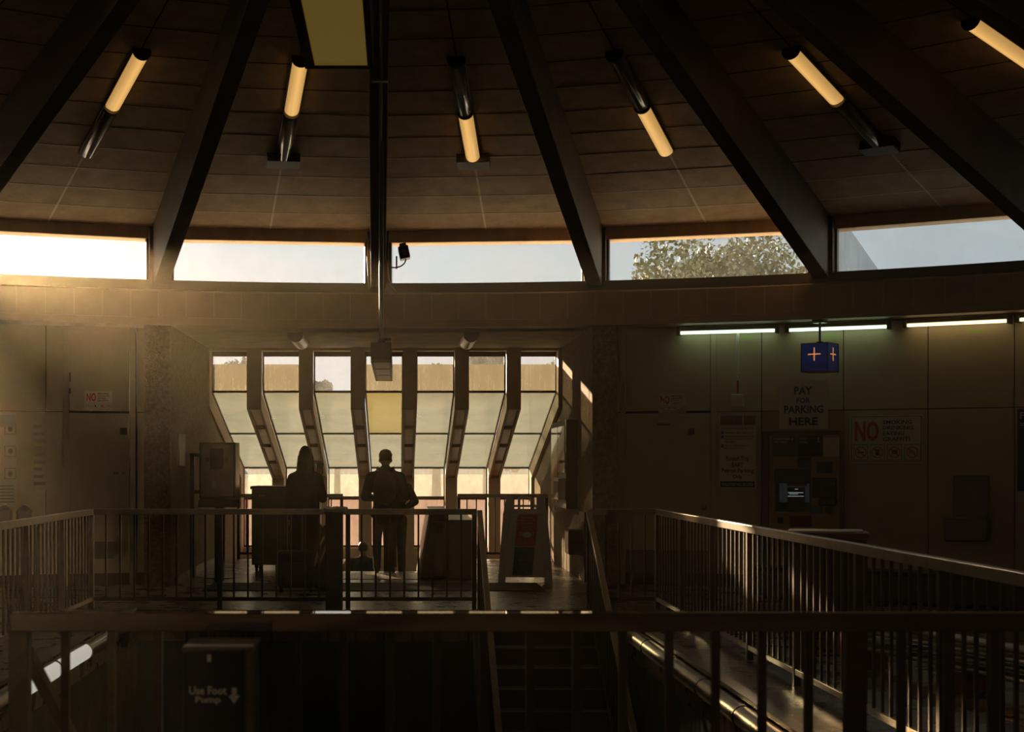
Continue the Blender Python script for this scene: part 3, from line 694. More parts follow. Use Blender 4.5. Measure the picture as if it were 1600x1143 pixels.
# wall tube lights on the right
for xl, xr, yb, m, lab in ((1060, 1214, 522, 'tube_green', 'greenish lit wall tube light above the right door'), (1230, 1389, 517, 'tube_green', 'greenish lit wall tube light behind the blue hanging sign'), (1414, 1577, 509, 'tube_warm', 'warm lit wall tube light at the far right'), (1590, 1740, 500, 'tube_warm', 'wall tube light cut by the right edge of the photo')):
    ws = WallSpot(xl, xr, yb-14, yb, 13.42); r = ws.thing('wall_light', lab, 'light', 'tube lights under the ring beam')
    MB().box(-ws.w/2, ws.w/2, -.03, .10, .055, .10).build('housing', 'tube_end', r, bevel=.004)
    MB().cyl((-ws.w/2+.03, -.02, .03), (ws.w/2-.03, -.02, .03), .019, n=12).build('lit_tube', m, r, smooth=True)
    MB().cyl((-ws.w/2+.03, .05, .04), (ws.w/2-.03, .05, .04), .014, n=12).build('lit_tube', m, r, smooth=True)
    for s_ in (-1, 1): MB().box(s_*ws.w/2-.025, s_*ws.w/2+.025, -.05, .10, .0, .10).build('end_cap', 'tube_end', r, bevel=.01)

# ------------------------------------------------------------------ signs on the right wall
ws = WallSpot(1217.6, 1294, 593.6, 670, 13.46); r = ws.thing('parking_sign', 'cream sign reading PAY FOR PARKING HERE above the ticket machine', 'sign')
MB().box(-ws.w/2, ws.w/2, -.012, 0, 0, ws.h).build('board', 'signboard', r)
bm = bmesh.new()
c7 = lambda x, y: (1000+x/3.01, 480+y/3.008)
for t, x0, x1, y0, y1 in (('PAY', 726, 812, 372, 410), ('FOR', 737, 803, 423, 450), ('PARKING', 678, 863, 460, 498), ('HERE', 702, 838, 516, 554)):
    a, b_ = c7(x0, y0), c7(x1, y1); ws.text(bm, t, a[0], b_[0], a[1], b_[1], .014, .035)
letters(bm, 'lettering', 'navy', r)
def no_sign(ws, r, px0, px1, py0, py1, full=True):
    """NO SMOKING / DRINKING / EATING / GRAFFITI sign laid out in a 310 x 204 grid"""
    gx = lambda x: px0+(x-130)/310*(px1-px0); gy = lambda y: py0+(y-458)/204*(py1-py0)
    k = .012
    bo = MB().box(ws.X(px0), ws.X(px1), -k, 0, ws.Z(py1), ws.Z(py0)).build('board', 'signboard', r)
    bd = MB(); z = lambda y: ws.Z(gy(y)); x = lambda v: ws.X(gx(v))
    def outline(a, b, c, d, t):
        for q in ((a, b, c, c+t), (a, b, d-t, d), (a, a+t, c, d), (b-t, b, c, d)): bd.box(x(q[0]), x(q[1]), -k-.002, -k+.001, z(q[3]), z(q[2]))
    outline(136, 435, 463, 657, 2.2)
    for a, b in ((146, 208), (218, 280), (290, 352), (363, 430)): outline(a, b, 583, 650, 1.8)
    bd.build('border', 'blk_txt', bo)
    bm = bmesh.new(); ws.text(bm, 'NO', gx(152), gx(255), gy(482), gy(570), k+.003, .03); letters(bm, 'lettering', 'red', r, 'red lettering')
    bm = bmesh.new()
    for t, x1, y0, y1 in (('SMOKING', 395, 480, 497), ('DRINKING', 400, 504, 520), ('EATING', 362, 528, 545), ('GRAFFITI', 386, 552, 569)): ws.text(bm, t, gx(272), gx(x1), gy(y0), gy(y1), k+.003, .02)
    letters(bm, 'lettering', 'blk_txt', r)
    for c in (177, 249, 321, 396):
        ic = MB(); rd = MB()
        cx, cz = x(c), z(616.5); R_ = abs(x(c+25)-x(c)); n = 28
        for i in range(n):
            a, b2 = 2*PI*i/n, 2*PI*(i+1)/n
            V = [rd.bm.verts.new((cx+q*math.cos(t), -k-.004, cz+q*math.sin(t))) for q, t in ((R_, a), (R_, b2), (R_*.85, b2), (R_*.85, a))]; rd.bm.faces.new(V)
        m = Matrix.Translation((cx, 0, cz)) @ Matrix.Rotation(PI/4, 4, 'Y'); rd.box(-R_*.9, R_*.9, -k-.005, -k-.003, -R_*.07, R_*.07, m)
        if c == 177: ic.box(cx-R_*.6, cx+R_*.4, -k-.003, -k-.001, cz-R_*.1, cz+R_*.1); ic.box(cx+R_*.45, cx+R_*.6, -k-.003, -k-.001, cz-R_*.1, cz+R_*.1)
        if c == 249: ic.quadbox([(cx-R_*.4, -k-.001, cz+R_*.5), (cx+R_*.35, -k-.001, cz+R_*.5), (cx+R_*.25, -k-.001, cz-R_*.5), (cx-R_*.3, -k-.001, cz-R_*.5)], Vector((0, -.002, 0)))
        if c == 321:
            for dz in (-.35, -.05, .2): ic.box(cx-R_*.5, cx+R_*.5, -k-.003, -k-.001, cz+R_*dz, cz+R_*(dz+.2))
        if c == 396:
            for i in range(5): ic.box(cx-R_*.55+R_*.22*i, cx-R_*.45+R_*.22*i, -k-.003, -k-.001, cz-R_*(.3-.1*(i % 2)), cz+R_*(.25+.1*(i % 3)))
        ic.build('pictogram', 'blk_txt', bo); rd.build('ban_ring', 'red', bo)
ws = WallSpot(1328, 1442, 648, 723, 13.52); r = ws.thing('rules_sign', 'large cream sign reading NO SMOKING DRINKING EATING GRAFFITI on the right wall', 'sign'); no_sign(ws, r, 1328, 1442, 648, 723)
ws = WallSpot(1029, 1072, 614, 645, 13.52); r = ws.thing('rules_sign', 'small scribbled rules sign on the panel above the right door', 'sign'); no_sign(ws, r, 1029, 1072, 614, 645)
g = MB(); pts = [(1030, 617), (1036, 615), (1040, 624), (1033, 630), (1045, 632), (1056, 627), (1068, 631), (1071, 622), (1066, 636), (1052, 640), (1040, 638), (1030, 643)]
g.tube([(ws.X(a), -.018, ws.Z(b)) for a, b in pts], .006, 6).build('scribble', 'paper', r, )
ws = WallSpot(132, 176, 610, 641, 13.52); r = ws.thing('rules_sign', 'small faded rules sign above the left door', 'sign'); no_sign(ws, r, 132, 176, 610, 641)
# parking poster
c7 = lambda x, y: (1000+x/3.01, 480+y/3.008)
a, b_ = c7(374, 505), c7(546, 850)
ws = WallSpot(a[0], b_[0], a[1], b_[1], 13.54); r = ws.thing('parking_poster', 'tall cream poster on paying for parking, left of the ticket machine', 'poster')
MB().box(-ws.w/2, ws.w/2, -.01, 0, 0, ws.h).build('sheet', 'signboard', r)
hb = MB(); ws.rect(hb, *[v for v in (c7(378, 0)[0], c7(482, 0)[0], c7(0, 508)[1], c7(0, 552)[1])], .010, .012); ws.rect(hb, c7(488, 0)[0], c7(543, 0)[0], c7(0, 508)[1], c7(0, 552)[1], .010, .012)
hb.build('header_block', 'brownplate', r)
nb = MB(); ws.rect(nb, c7(378, 0)[0], c7(540, 0)[0], c7(0, 817)[1], c7(0, 845)[1], .010, .012)
for yy in (588, 608, 650): ws.rect(nb, c7(381, 0)[0], c7(394, 0)[0], c7(0, yy-7)[1], c7(0, yy+7)[1], .010, .012)
nb.build('dark_block', 'navy', r)
bm = bmesh.new()
for t, x0, x1, y0, y1 in (('P', 452, 472, 515, 542), ('HOW TO PAY FOR PARKING', 384, 538, 563, 573), ('Remember your stall number.', 400, 538, 584, 594), ('Proceed to Parking Addfare', 400, 538, 602, 611), ('Machine in the paid area of', 400, 530, 614, 622), ('the station.', 400, 450, 627, 634), ('Pay for parking prior to', 400, 515, 645, 654), ('boarding the train.', 400, 485, 657, 666),
                          ('Round Trip', 405, 514, 698, 726), ('BART', 432, 486, 729, 750), ('Patron Parking', 385, 535, 756, 782), ('Only', 438, 482, 785, 809)):
    a, b2 = c7(x0, y0), c7(x1, y1); ws.text(bm, t, a[0], b2[0], a[1], b2[1], .0135, .025)
letters(bm, 'lettering', 'blk_txt', r)
bm = bmesh.new(); a, b2 = c7(384, 824), c7(534, 838); ws.text(bm, 'VIOLATORS WILL BE CITED', a[0], b2[0], a[1], b2[1], .0145, .02); letters(bm, 'footer_lettering', 'cream_txt', r)
# conduit with alarm box
ws = WallSpot(1145, 1161, 520, 636, 13.5); r = ws.thing('alarm_box', 'white wall box at the end of a vertical pipe, above the parking poster', 'box')
MB().box(-.075, .075, -.08, .03, .0, .165).build('box_body', 'white', r, bevel=.012)
MB().cyl((0, -.08, .09), (0, -.09, .09), .04).build('button', 'signboard', r)
mb = MB().cyl((0, -.01, .17), (0, -.01, .34), .012).build('lower_pipe', 'redp', r)
MB().cyl((.0, -.01, .34), (.0, -.01, .94), .018).box(-.03, .03, -.03, .03, .42, .44).build('pipe', 'white', r, smooth=True)
# blue addfare cube
Yc_ = 17.95; p = at(1281, 581, Yc_)
r = thing('addfare_sign', 'blue cube sign with orange plus hanging above the PAY FOR PARKING sign', 'sign', (p.x, p.y, p.z), math.radians(-38.8))
w2 = .165; hh = .341
MB().box(-w2, w2, -w2, w2, 0, hh).build('cube', 'blue_sign', r, bevel=.004)
eg = MB()
for s_ in ((-w2, -w2), (w2, -w2), (w2, w2), (-w2, w2)): eg.box(s_[0]-.006, s_[0]+.006, s_[1]-.006, s_[1]+.006, 0, hh)
eg.box(-w2-.004, w2+.004, -w2-.004, w2+.004, -.006, .008).box(-w2-.004, w2+.004, -w2-.004, w2+.004, hh-.008, hh+.006).build('frame', 'black', r)
pl = MB(); bm = bmesh.new()
for q in range(4):
    m = Matrix.Rotation(q*PI/2, 4, 'Z')
    pl.box(-.08, .08, -w2-.006, -w2-.001, .202, .217, m).box(-.0075, .0075, -w2-.006, -w2-.001, .13, .29, m)
    text_fit('ADDFARE', -.14, .14, .045, .09, bm, -w2-.003, .02, 0, m)
pl.build('plus', 'orange', r); letters(bm, 'lettering', 'brownplate', r)
MB().cyl((0, 0, hh), (0, 0, 3.31-p.z), .014).box(-.07, .07, -.07, .07, 3.27-p.z, 3.31-p.z).cyl((0, 0, hh), (0, 0, hh+.03), .04).build('pole', 'tube_end', r)
# ticket machine
c8 = lambda x, y: (1180+x/6.35, 660+y/6.35)
ws = WallSpot(1191, 1319, 640, 908, 13.50); ws.loc.z = 0; ws.z = 0
zz = lambda py: H-(py-VY)*ws.k
r = ws.thing('ticket_machine', 'brown and gold add-fare ticket machine set in the right wall', 'machine')
ws.Z = zz
mb = MB(); ws.rect(mb, 1191, 1319, 642, 671, 0, .012); mb.build('header_panel', 'gold', r)
mb = MB(); ws.rect(mb, 1191, 1202, 673, 905, 0, .03); ws.rect(mb, 1312, 1319, 673, 905, 0, .03); ws.rect(mb, 1202, 1312, 673, 679, 0, .03); mb.build('surround', 'brownplate', r, bevel=.003)
mb = MB(); ws.rect(mb, 1204, 1312, 679, 905, -.02, .015); mb.build('front_plate', 'gold', r)
def mrect(nm, m, x0, x1, y0, y1, d0=.015, d1=.02, bev=0, par=None):
    a, b2 = c8(x0, y0), c8(x1, y1); mb = MB(); ws.rect(mb, a[0], b2[0], a[1], b2[1], d0, d1); return mb.build(nm, m, par or r, bevel=bev)
mrect('info_plate', 'blk_txt', 172, 418, 125, 335); mrect('info_plate', 'blk_txt', 425, 672, 125, 335); mrect('price_list', 'signboard', 680, 835, 148, 335)
mrect('info_plate', 'char', 425, 560, 340, 452); mrect('card_sticker', 'char', 615, 772, 388, 500)
mrect('hood', 'black', 200, 555, 455, 600, .015, .07, .004); bez = mrect('screen_bezel', 'black', 200, 555, 600, 885, .015, .03)
mrect('screen', 'screen', 245, 545, 600, 790, .03, .033, par=bez); mrect('screen_stripe', 'red_dim', 320, 520, 598, 628, .033, .035, par=bez); mrect('screen_dark', 'black', 325, 500, 640, 790, .033, .0345, par=bez)
crd = mrect('card_reader', 'black', 572, 812, 542, 740, .015, .06, .01); mrect('card_reader_pad', 'brownplate', 660, 800, 590, 740, .06, .066, par=crd); mrect('pad_window', 'black', 680, 785, 612, 720, .066, .068, par=crd)
mrect('coin_unit', 'black', 632, 815, 740, 820, .015, .07, .02); mrect('ticket_slot', 'bluep', 545, 672, 822, 900, .015, .03, .004); mrect('bill_slot', 'char', 335, 460, 800, 880, .015, .045, .006)
mrect('return_tray', 'red_dim', 345, 565, 920, 1030, .015, .04, .01); mrect('label_plate', 'signboard', 212, 325, 860, 895); mrect('label_plate', 'char', 225, 280, 940, 1000)
a = c8(735, 865); MB().cyl((ws.X(a[0]), -.015, zz(a[1])), (ws.X(a[0]), -.04, zz(a[1])), .05, n=24).build('round_lock', 'black', r)
bm = bmesh.new()
for t, x0, x1, y0, y1 in (('PARKING', 190, 345, 148, 172), ('PAY HERE', 190, 320, 182, 205), ('P', 365, 388, 152, 182), ('ADD', 442, 515, 148, 172), ('FARE', 442, 522, 182, 206), ('E', 625, 650, 150, 195)):
    a, b2 = c8(x0, y0), c8(x1, y1); ws.text(bm, t, a[0], b2[0], a[1], b2[1], .0225, .02)
letters(bm, 'lettering', 'cream_txt', r)
ln = MB()
for yy in range(228, 312, 18):
    for x0, x1 in ((190, 395), (442, 650)): a, b2 = c8(x0, yy), c8(x1, yy+5); ws.rect(ln, a[0], b2[0], a[1], b2[1], .02, .0215)
for yy in (395, 420): a, b2 = c8(628, yy), c8(705, yy+14); ws.rect(ln, a[0], b2[0], a[1], b2[1], .02, .0215)
a, b2 = c8(505, 388), c8(555, 448); ws.rect(ln, a[0], b2[0], a[1], b2[1], .02, .0215)
ln.build('fine_print', 'brownplate', r)
ln = MB()
for x0, x1, yy in ((400, 432, 655), (330, 485, 690), (345, 430, 703), (330, 490, 725)): a, b2 = c8(x0, yy), c8(x1, yy+8); ws.rect(ln, a[0], b2[0], a[1], b2[1], .0345, .036)
ln.build('screen_text', 'screen_txt', bez)
# graffiti marks
for i, (xl, xr, yy, t) in enumerate(((1160, 1177, 527, 'Sauce'), (1288, 1312, 525, 'Samm'), (1514, 1542, 517, 'Dem 2'))):
    ws = WallSpot(xl, xr, yy-4, yy+3, 13.52); r = empty('scribble_mark', ws.loc, ws.rz); bm = bmesh.new(); text_fit(t, -ws.w/2, ws.w/2, 0, ws.h, bm, -.01, .01); letters(bm, 'ink', 'grn_ink', r)
    tag(r, 'small green scribble under the %s' % ['greenish wall tube light nearest the door', 'greenish wall tube light behind the blue sign', 'warm wall tube light'][i], 'graffiti')
# drinking fountain
c8b = lambda x, y: (1280+x/2.722, 480+y/2.722)
ws = WallSpot(1480, 1550, 745, 845, 13.5); r = ws.thing('drinking_fountain', 'stainless drinking fountain recessed in the right wall', 'drinking fountain')
z0, z1 = ws.Z(809), ws.Z(745)
x0, x1 = ws.X(1493), ws.X(1542)
fb = MB().box(x0-.02, x0, -.04, .02, z0, z1).box(x1, x1+.02, -.04, .02, z0, z1).box(x0-.02, x1+.02, -.04, .02, z1, z1+.02); fb.build('surround', 'steel_d', r, bevel=.004)
mb = MB(); n = 12
ra = []
for j in range(9):
    t = j/8; zc = z0+(z1-z0)*t
    ra.append([mb.bm.verts.new((x0+(x1-x0)*i/n, -.035+.03*math.sin(PI*i/n)*(1), zc)) for i in range(n+1)])
for A, B in zip(ra[:-1], ra[1:]):
    for i in range(n): mb.bm.faces.new([A[i], A[i+1], B[i+1], B[i]])
mb.build('niche', 'steel_d', r, smooth=True)
xa, xb = ws.X(1480), ws.X(1549)
MB().prism([(xa, ws.Z(809)), (xb, ws.Z(809)), (xb-.01, ws.Z(843)), (xa+.02, ws.Z(845))], 'Y', -.30, .0).build('basin', 'steel_d', r, bevel=.012)
MB().sph(((xa+xb)/2, -.15, ws.Z(809)-.0), (.2, .11, .02), 20).build('bowl', 'steel', r, smooth=True)
MB().cyl((xb-.06, -.16, ws.Z(811)), (xb-.06, -.16, ws.Z(802)), .012).sph((xb-.06, -.16, ws.Z(802)), .018).build('spout', 'steel', r, smooth=True)
MB().cyl((xb, -.12, ws.Z(826)), (xb+.02, -.12, ws.Z(826)), .016).build('push_button', 'steel', r)
# dark notice at right edge
ws = WallSpot(1590, 1650, 638, 767, 13.53); r = ws.thing('notice_board', 'dark notice board cut by the right edge of the photo', 'notice')
MB().box(-ws.w/2, ws.w/2, -.02, 0, 0, ws.h).build('board', 'black', r, bevel=.003)
bm = bmesh.new(); text_fit('Fares', -ws.w/2+.03, ws.w/2-.05, ws.h-.12, ws.h-.04, bm, -.022); text_fit('to all stations', -ws.w/2+.03, ws.w/2-.05, ws.h-.2, ws.h-.15, bm, -.022); letters(bm, 'lettering', 'cream_txt', r)
# dark bench/counter along the right wall
r = thing('service_counter', 'dark rounded counter with a pale top behind the sunlit side railing', 'counter', (3.95, 13.6, 0), math.radians(-16))
def rrect(hx, hy, rad, n=6):
    P = []
    for cx, cy, a0 in ((hx-rad, hy-rad, 0), (-hx+rad, hy-rad, PI/2), (-hx+rad, -hy+rad, PI), (hx-rad, -hy+rad, 1.5*PI)):
        for i in range(n+1): a = a0+PI/2*i/n; P.append((cx+rad*math.cos(a), cy+rad*math.sin(a)))
    return P
MB().prism(rrect(.36, .26, .1), 'Z', 0, .87).build('body', 'blackm', r, smooth=True)
MB().prism(rrect(.38, .28, .11), 'Z', .87, .93).build('rim', 'red_dim', r, bevel=.01)
MB().prism(rrect(.33, .23, .1), 'Z', .93, .945).build('counter_top', 'signboard', r, bevel=.005)
bn = thing('wall_bench', 'long dark cabinet bench along the foot of the right wall', 'bench', (6.0, 16.1, 0), math.radians(-31))
MB().box(-2.1, 2.3, -.2, .2, .04, .32).build('seat_body', 'base', bn, bevel=.01); MB().box(-2.15, 2.35, -.24, .22, .32, .37).build('seat_top', 'blackm', bn, bevel=.01)
MB().box(-2.0, 2.2, -.15, .15, 0, .04).build('plinth', 'blackm', bn)
# bundle of chrome tubes
r = thing('barrier_stack', 'stack of chrome tubes with red ends lying behind the sunlit side railing', 'stack of barriers', (3.85, 10.0, 0), math.radians(-75))
for j in range(4):
    for i in range(3): MB().cyl((-1.5, .05*i+.02*(j % 2), .16+.062*j), (1.2, .05*i+.02*(j % 2), .16+.062*j), .02, n=12).build('tube', 'steel', r, smooth=True)
for x in (-1.2, 0, 1.0): MB().box(x-.05, x+.05, -.05, .17, 0, .135).build('support', 'red_dim', r, bevel=.008)
for x in (-1.5, 1.2): MB().box(x-.02, x+.02, -.04, .18, .08, .38).build('end_plate', 'redp', r, bevel=.006)

# ------------------------------------------------------------------ left wall things
ws = WallSpot(-20, 26, 644, 792, 13.53); r = ws.thing('notice_poster', 'large faded notice with boxed pictograms at the left edge', 'poster')
MB().box(-ws.w/2, ws.w/2, -.01, 0, 0, ws.h).build('sheet', mat('poster_grey', (.42, .40, .34), .5), r)
mb = MB()
mb.box(-ws.w/2+.02, ws.w/2-.02, -.013, -.009, ws.h-.18, ws.h-.03)
mb.build('header', mat('header_blue_grey', (.26, .30, .34), .5), r)
mb = MB()
for cz in (.42, .7, .98):
    for cx in (-.1, .1): 
        for q in ((cx-.07, cx+.07, cz-.07, cz-.062), (cx-.07, cx+.07, cz+.062, cz+.07), (cx-.07, cx-.062, cz-.07, cz+.07), (cx+.062, cx+.07, cz-.07, cz+.07)): mb.box(q[0], q[1], -.012, -.009, q[2], q[3])
        mb.sph((cx, -.011, cz), (.03, .002, .035), 10)
for i in range(6): mb.box(-.15, .15, -.012, -.009, .06+i*.04, .072+i*.04)
mb.build('pictogram', 'brownplate', r)
ws = WallSpot(50, 73, 648, 765, 13.53); r = ws.thing('notice_poster', 'narrow faded notice beside the left door', 'poster')
MB().box(-ws.w/2, ws.w/2, -.01, 0, 0, ws.h).build('sheet', mat('poster_tan', (.38, .30, .2), .5), r)
mb = MB()
for i in range(9): mb.box(-ws.w/2+.02, ws.w/2-.02-.02*(i % 3), -.012, -.009, .06+i*.09, .1+i*.09)
mb.build('printed_lines', 'brownplate', r)
# small table with water jugs
r = thing('side_table', 'small dark table standing behind the left side railing at the left edge', 'table', (-4.15, 15.2, 0))
MB().box(-.5, .42, -.25, .25, .90, .94).build('table_top', 'char', r, bevel=.006)
for x in (-.45, .37):
    for y in (-.2, .2): MB().box(x-.02, x+.02, y-.02, y+.02, 0, .9).build('leg', 'char', r)
for i, dx in enumerate((-.10, .1, .30)):
    r = thing('water_jug', 'clear plastic jug on the small table, %s' % ['leftmost one, cut by the photo edge', 'middle one', 'rightmost one'][i], 'jug', (-4.15+dx, 15.15, .94), 0, 'clear plastic jugs')
    MB().lathe([(.0, 0), (.075, 0), (.08, .02), (.08, .07), (.074, .085), (.08, .1), (.08, .13), (.05, .165), (.02, .18), (.02, .19)], 20).build('bottle', 'clearplastic', r, smooth=True)
    MB().cyl((0, 0, .19), (0, 0, .205), .022).build('cap', 'white', r)
# steel cabinet on a post
p = at(340, 785, 19.9)
r = thing('steel_cabinet', 'stainless display cabinet on a post beside the left bay wall', 'cabinet', (p.x, 19.9, 0), math.radians(-8))
zb_, zt_ = p.z, at(340, 691, 19.9).z; hw_ = 29*19.9/F
MB().box(-hw_, hw_, 0, .22, zb_+.04, zt_).build('cabinet_body', 'steel', r, bevel=.01)
MB().box(-hw_, -hw_+.03, -.02, 0, zb_+.06, zt_).box(hw_-.03, hw_, -.02, 0, zb_+.06, zt_).box(-hw_, hw_, -.02, 0, zt_-.03, zt_).box(-hw_, hw_, -.02, 0, zb_+.06, zb_+.09).build('door_frame', 'steel_d', r, bevel=.003)
MB().prism([(-.06, zb_-.06), (.22, zb_-.06), (.22, zb_+.04), (-.02, zb_+.04)], 'X', -hw_-.01, hw_+.01).build('tray', 'steel_d', r, bevel=.006)
MB().box(-.10, .08, -.012, 0, zt_-.36, zt_-.08).build('dark_label', 'black', r)
MB().box(-.16, -.12, -.012, 0, zt_-.26, zt_-.2).box(.10, .14, -.012, 0, zt_-.28, zt_-.2).build('small_label', 'char', r)
bm = bmesh.new(); text_fit('(I)', -.07, -.02, zb_+.2, zb_+.3, bm, -.014); letters(bm, 'lettering', 'cream_txt', r)
MB().box(-.06, .06, .06, .16, 0, zb_).build('post', 'steel_d', r, bevel=.004)
MB().box(-.16, .16, .0, .22, 0, .015).build('base_plate', 'steel_d', r)
MB().cyl((hw_, .06, zb_+.02), (hw_+.04, .06, zb_+.02), .03).build('knob', 'steel', r)
for dz in (.12, .62): MB().box(-hw_-.14, -hw_, .1, .16, zb_+dz, zb_+dz+.05).build('arm', 'steel_d', r)
MB().box(-hw_-.16, -hw_-.10, .08, .18, 0, 1.7).build('side_post', 'brownplate', r)
# narrow sign on left bay wall
Yl = 19.4
o = MB().box(0, .015, -.28, .28, 0, .42).build('wall_placard', 'signboard', loc=(BAY_L, 19.55, at(0, 727, 19.3).z), bevel=.003); tag(o, 'narrow pale placard on the left bay wall beside the steel cabinet', 'placard')

# ------------------------------------------------------------------ right bay wall things
xw = BAY_R
def bay_y(px): return xw*F/(px-VX)
y0_, y1_ = bay_y(905), 22.6
r = thing('display_case', 'tall glazed display case on the right bay wall with a bright reflecting face', 'display case', (xw, 21.2, 0))
zt_ = 1.55+(725-655)*20.2/F; zb_ = 1.55-(795-725)*20.2/F
ya, yb = -.95, .95
MB().box(-.16, 0, ya, yb, zb_, zt_).build('case_body', 'darkframe', r, bevel=.006)
MB().box(-.172, -.16, ya+.08, -.02, zb_+.5, zt_-.08).build('glass_front', 'pane_shiny' if 'pane_shiny' in M else 'steel', r)
MB().box(-.172, -.16, .04, yb-.06, zb_+.06, zt_-.08).build('glass_front', 'pane_shiny', r)
MB().box(-.26, -.16, ya+.08, -.25, zb_+.12, zb_+.42).build('leaflet_box', 'white', r, bevel=.01)
MB().box(-.264, -.258, ya+.12, -.3, zb_+.15, zb_+.38).build('leaflet_window', 'char', r)
o = thing('wall_cabinet', 'small dark box on the right bay wall below the display case', 'box', (xw, 19.75, 0))
zz0, zz1 = 1.55-(866-725)*19.6/F, 1.55-(828-725)*19.6/F
MB().box(-.2, -.022, -.22, .22, zz0, zz1).build('cabinet_body', 'char', o, bevel=.006)
MB().box(-.21, -.2, -.2, .2, zz0+.02, zz1-.02).build('cabinet_door', 'steel_d', o)
# plate on short railing
o = MB().box(-.14, .14, -.045, -.030, .92, 1.06).build('rail_plate', 'darkframe', loc=(xs(967), YM, 0), bevel=.004); tag(o, 'small dark plate fixed to the short railing right of the stair gap', 'plate')

# ------------------------------------------------------------------ landing things
r = tag(MB().box(-2.15, 2.05, -.6, .55, 0, .012).build('floor_mat', 'mat_rug', loc=(-.25, 18.6, 0), bevel=.004), 'large dark rubber mat on the landing before the bay', 'mat')
o = tag(MB().box(-.6, .52, -.62, .5, 0, .008).build('tactile_strip', 'tactile', loc=(-.25, 20.45, 0), bevel=.003), 'pale studded strip at the top of the bay stairs', 'tactile paving')
# dark cabinet
r = thing('storage_cabinet', 'large dark green cabinet on casters behind the woman', 'cabinet', (-1.62, 21.5, 0))
MB().box(-.49, .49, -.3, .35, .10, 1.19).build('cabinet_body', 'darkgreenbox', r, bevel=.012)
MB().box(-.51, .51, -.32, .37, 1.19, 1.235).build('lid', 'charlid' if 'charlid' in M else 'char', r, bevel=.008)
MB().box(-.45, -.01, -.312, -.3, .15, 1.15).build('door', 'darkgreenbox', r, bevel=.003); MB().box(.01, .45, -.312, -.3, .15, 1.15).build('door', 'darkgreenbox', r, bevel=.003)
for i in range(3): MB().cyl((-.37+.03*i, -.315, 1.1), (-.37+.03*i, -.318, 1.1), .008).build('rivet', 'steel', r)
for x in (-.42, .42):
    for y in (-.23, .28): MB().cyl((x-.02, y, .05), (x+.02, y, .05), .05).box(x-.03, x+.03, y-.03, y+.03, .06, .11).build('caster', 'black', r)
# bin on the railing
r = thing('litter_bin', 'tall narrow black litter bin at the long railing with crumpled paper on top', 'bin', (xs(523), YM-.13, 0))
MB().box(-.09, .09, -.08, .08, 0.0, 1.04).build('bin_body', 'blackm', r, bevel=.008)
MB().box(-.10, .10, -.09, .09, 1.02, 1.045).build('lid', 'black', r, bevel=.005)
for i in range(3):
    mb = MB(); mb.sph((0, 0, 0), (.055, .045, .028), 10)
    for v in mb.bm.verts: v.co *= random.uniform(.7, 1.2)
    o = mb.build('crumpled_paper', 'paper', loc=((xs(523)-.06+.075*i), YM-.13+.02*(i % 2), 1.075)); tag(o, 'crumpled white paper on the black bin, %s' % ['left piece', 'middle piece', 'right piece'][i], 'paper', 'crumpled paper on the bin')
# escalator end
r = thing('escalator_newel', 'steel escalator end with slanted edge between the man and the sandwich board', 'escalator', (.66, 19.9, 0))
MB().prism([(-.37, 0), (.02, 0), (.02, .89), (-.22, .89)], 'Y', 0, 2.2).build('side_panel', 'black', r, bevel=.02)
MB().box(.02, .37, -.02, 2.2, 0, .80).build('steel_panel', 'steel_d', r, bevel=.015)
MB().prism([(-.39, .0), (-.36, 0), (-.215, .9), (-.24, .9)], 'Y', -.03, 2.2).build('edge_strip', 'steel', r)
MB().cyl((-.10, -.015, .05), (-.10, -.015, .78), .10, n=24).build('round_post', 'steel_d', r, smooth=True)
MB().box(-.24, .03, -.04, 2.25, .885, .92).build('handrail_belt', 'black', r, bevel=.015)
MB().box(-.15, -.05, -.125, -.11, .62, .74).build('label_plate', 'char', r)
# sandwich board
r = thing('sandwich_board', 'white plastic sandwich board with a red mask poster above a dark poster', 'sandwich board', (at(820, 0, 19.5).x, 19.45, 0), math.radians(-4))
k9 = 19.5/F
hB = 1.13; wB = .36; wT = .25; off = .16
def face(sgn, nm):
    mb = MB()
    def Pt(x, z, d=0): return Vector((x, sgn*(off+.12*(1-z/hB)-.12)+d, z))
    def slab(poly): mb.quadbox([Pt(*q) for q in poly], Vector((0, sgn*.025, 0)))
    slab([(-wB, 0), (-wB+.10, 0), (-wT-.02+.06, .9), (-wT-.04, .9)]); slab([(wB-.10, 0), (wB, 0), (wT+.04, .9), (wT-.04, .9)])
    slab([(-wB+.10, .07), (wB-.10, .07), (wT-.04, .9), (-wT+.04, .9)])
    slab([(-wT-.04, .9), (wT+.04, .9), (wT+.025, .96), (-wT-.025, .96)])
    slab([(-wT-.025, .96), (-wT+.1, .96), (-wT+.1, hB-.0), (-wT-.0, hB)]); slab([(wT-.1, .96), (wT+.025, .96), (wT, hB), (wT-.1, hB)])
    mb.build(nm, 'white', r, bevel=.006); return Pt
Pt = face(-1, 'front_panel'); face(1, 'back_panel')
hd = MB().tube([(-.08, 0, .955), (-.08, 0, 1.09), (-.05, 0, 1.115), (.05, 0, 1.115), (.08, 0, 1.09), (.08, 0, .955)], .017).tube([(-.16, 0, 1.0), (.16, 0, 1.0)], .014); hd.build('handle', 'white', r, smooth=True)
for x0, x1, z0, z1, m, nm in ((-.10, .165, .48, .89, 'redp', 'poster_mask'), (-.135, .125, .10, .465, 'teal_p', 'poster_lower')):
    sk = -.06 if nm == 'poster_mask' else -.05
    ps = [Pt(x0-.035, z0, -.028), Pt(x1-.035, z0, -.028), Pt(x1, z1, -.028), Pt(x0, z1, -.028)]
    MB().quadbox(ps, Vector((0, -.003, 0))).build(nm, m, r)
bm = bmesh.new()
